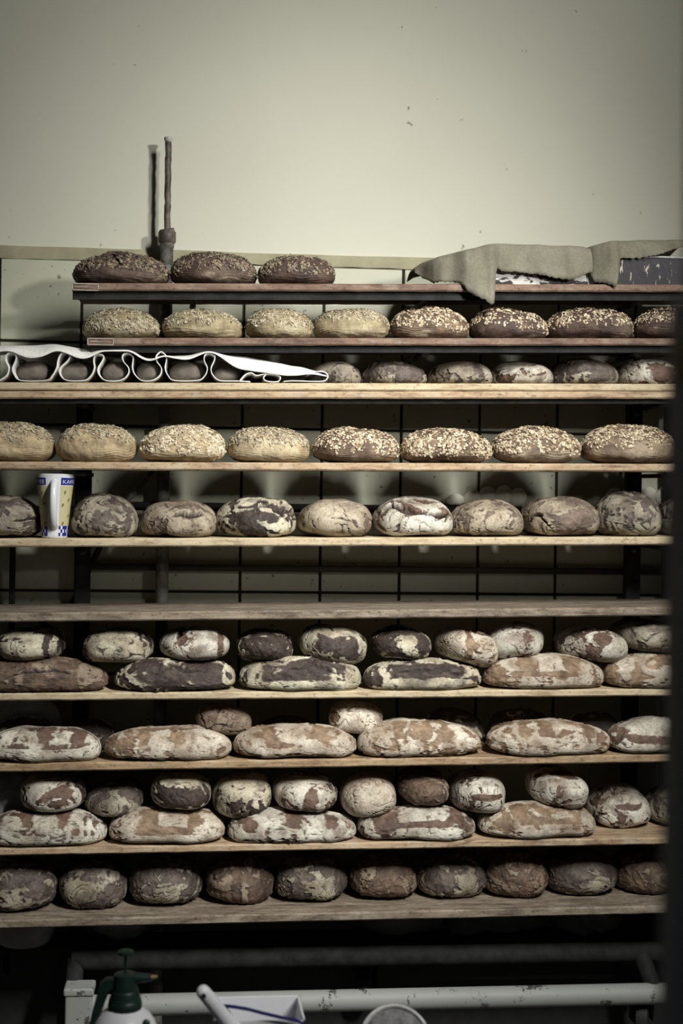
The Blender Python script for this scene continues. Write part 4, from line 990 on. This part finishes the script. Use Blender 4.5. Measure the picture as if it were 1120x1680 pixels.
MB().lathe([(0, 0), (.007, 0), (.007, .006), (.004, .008), (0, .008)], 16, (.040, -.030, zr(1669)), Matrix.Rotation(math.radians(80), 3, 'X')).build('valve_button', M_green, spr, smooth=True)

# scoop box
near = -0.93; far = -0.80
zr_ = at(420, 1673, near).z
bl = at(349, 1673, near).x; br = at(497, 1676, near).x; fl_ = at(358, 1634, far).x; frx = at(480, 1633, far).x
box = empty('plastic_scoop', ((bl + br) / 2, (near + far) / 2, BZ), 'white plastic box scoop with thick round handle and dark blue strap', 'scoop')
off = Vector(box.location)
zf = at(420, 1634, far).z; zfr = zr_
t = .003
outer_top = [(bl, near, zr_), (br, near, zr_ - .003), (frx + .012, far, zf), (fl_, far, zf)]
outer_bot = [(bl + .012, near + .01, BZ + .0005), (br - .012, near + .01, BZ + .0005), (frx - .006, far - .01, BZ + .0005), (fl_ + .01, far - .01, BZ + .0005)]
def inset(q, d):
    c = Vector((sum(p[0] for p in q) / 4, sum(p[1] for p in q) / 4, 0)); out = []
    for p in q: out.append((p[0] + (d if p[0] < c.x else -d), p[1] + (d if p[1] < c.y else -d), p[2]))
    return out
it = inset(outer_top, t); ib = [(p[0], p[1], p[2] + .003) for p in inset(outer_bot, t)]
vs = [Vector(p) - off for p in outer_bot + outer_top + it + ib]
fs = [(3, 2, 1, 0), (12, 13, 14, 15)] + [(r * 4 + i, r * 4 + (i + 1) % 4, r * 4 + 4 + (i + 1) % 4, r * 4 + 4 + i) for r in range(3) for i in range(4)]
MB().add(vs, fs).build('bin', M_white, box, bevel=.0012)
# flared right lip
a_ = Vector((br, near, zr_ - .003)) - off; c_ = Vector((frx + .012, far, zf)) - off
mid = Vector(at(484, 1640, (near + far) / 2)) - off
MB().add([a_, a_ + Vector((0, 0, .004)), mid + Vector((.004, 0, .006)), c_ + Vector((0, 0, .001)), c_ + Vector((-.003, 0, -.01)), (a_ + c_) / 2 + Vector((-.004, 0, -.01))], [(0, 1, 2, 5), (5, 2, 3, 4)]).build('lip', M_white, box).modifiers.new('t', 'SOLIDIFY').thickness = .003
h0 = Vector(at(333, 1627, near - .02)) - off; h1 = Vector(at(368, 1668, near - .0)) - off; h2 = Vector(at(384, 1690, near + .0)) - off
mbh = MB(); dirv = (h0 - h1).normalized()
pts = [h2, h1, h1 + (h0 - h1) * .5, h0, h0 + dirv * .006, h0 + dirv * .010, h0 + dirv * .0115]
mbh.tube(pts, .0125, 24, rs=[.0145, .0145, .0135, .0125, .0108, .0065, .0015])
HD_ = mbh.build('handle', M_white, box, smooth=True)
MB().lathe([(0, 0), (.0045, 0), (.0045, .001), (0, .001)], 20, h0 + Vector((0.001, -.0128, -.003)), Matrix.Rotation(math.radians(90), 3, 'X')).build('rivet', M_steel, HD_)['label'] = 'dark rivet hole at the end of the handle'
sp_ = [(366, 1649), (385, 1651), (408, 1655), (430, 1661), (460, 1668), (488, 1674), (497, 1679), (502, 1690)]
ptS = [Vector(at(x, y, -0.935 + .00005 * 0)) - off + Vector((0, -.004, 0)) for x, y in sp_]
vs = []; fs = []
for p in ptS: vs += [p + Vector((0, 0, .0030)), p + Vector((0, .002, .0030)), p + Vector((0, .002, -.0030)), p + Vector((0, 0, -.0030))]
for i in range(len(ptS) - 1):
    for k in range(4): fs.append((i * 4 + k, i * 4 + (k + 1) % 4, i * 4 + 4 + (k + 1) % 4, i * 4 + 4 + k))
fs += [(0, 1, 2, 3), tuple((len(ptS) - 1) * 4 + k for k in (3, 2, 1, 0))]
MB().add(vs, fs).build('strap', M_blue, box)['label'] = 'dark blue strap across the box'

# round tin standing on its rim
tc_ = at(648, 1708, -0.9); RR = 0.066
tin = empty('round_tin', (tc_.x, -0.9, BZ), 'round tin with dusty white rim and mottled grey lid at the bottom centre', 'tin')
zc = tc_.z - BZ
MT = Matrix.Rotation(math.radians(52), 3, 'X')
MB().lathe([(0, -.05), (RR * .92, -.05), (RR * .96, -.02), (RR, 0), (RR, .006), (RR * .93, .008), (RR * .90, .006), (RR * .88, .001), (0, .001)], 56, (0, 0, zc), MT).build('tin_body', M_rim, tin, smooth=True)
v_, f_ = [], []
mt = MB().lathe([(0, .0015), (RR * .875, .0015), (RR * .875, .0035), (RR * .5, .005), (RR * .3, .0035), (0, .004)], 48, (0, 0, zc), MT).build('lid', M_mottle, tin, smooth=True)
mt['label'] = 'mottled dark grey lid inside the pale rim'
MB().box((0, .03, zc / 2 - .02), (.05, .05, max(.02, zc - .04))).build('stand', M_steel, tin, bevel=.003)

# ------------------------------------------------------------------ near post, out of focus
FY = CAM.y + 0.86
def fx(px): return at(px, 800, FY).x
fp = empty('door_post', (fx(1127) + .03, FY, 0), 'blurred dark grey steel post close to the camera at the right edge', 'post')
zsplit = at(1115, 480, FY).z
o = MB().box((0.0, 0.02, zsplit / 2), (.06, .05, zsplit)).build('upright', M_post, fp, bevel=.004)
MB().box((0.0075, 0.02, zsplit + .5), (.057, .045, 1.0)).build('upper_upright', plain('upper_post_grey', (0.26, 0.25, 0.21), 0.6, 0, .05), fp, bevel=.004)  # upper part has its own warmer grey
zl0 = at(1110, 632, FY).z; zl1 = at(1110, 545, FY).z
MB().box((fx(1103) + .02 - fp.location.x, 0.0, (zl0 + zl1) / 2), (.04, .03, zl1 - zl0)).build('latch', M_latch, fp, bevel=.008)['label'] = 'blurred brown latch on the post'

for n_, (V_, me_) in PROTO.items(): bpy.data.meshes.remove(me_)
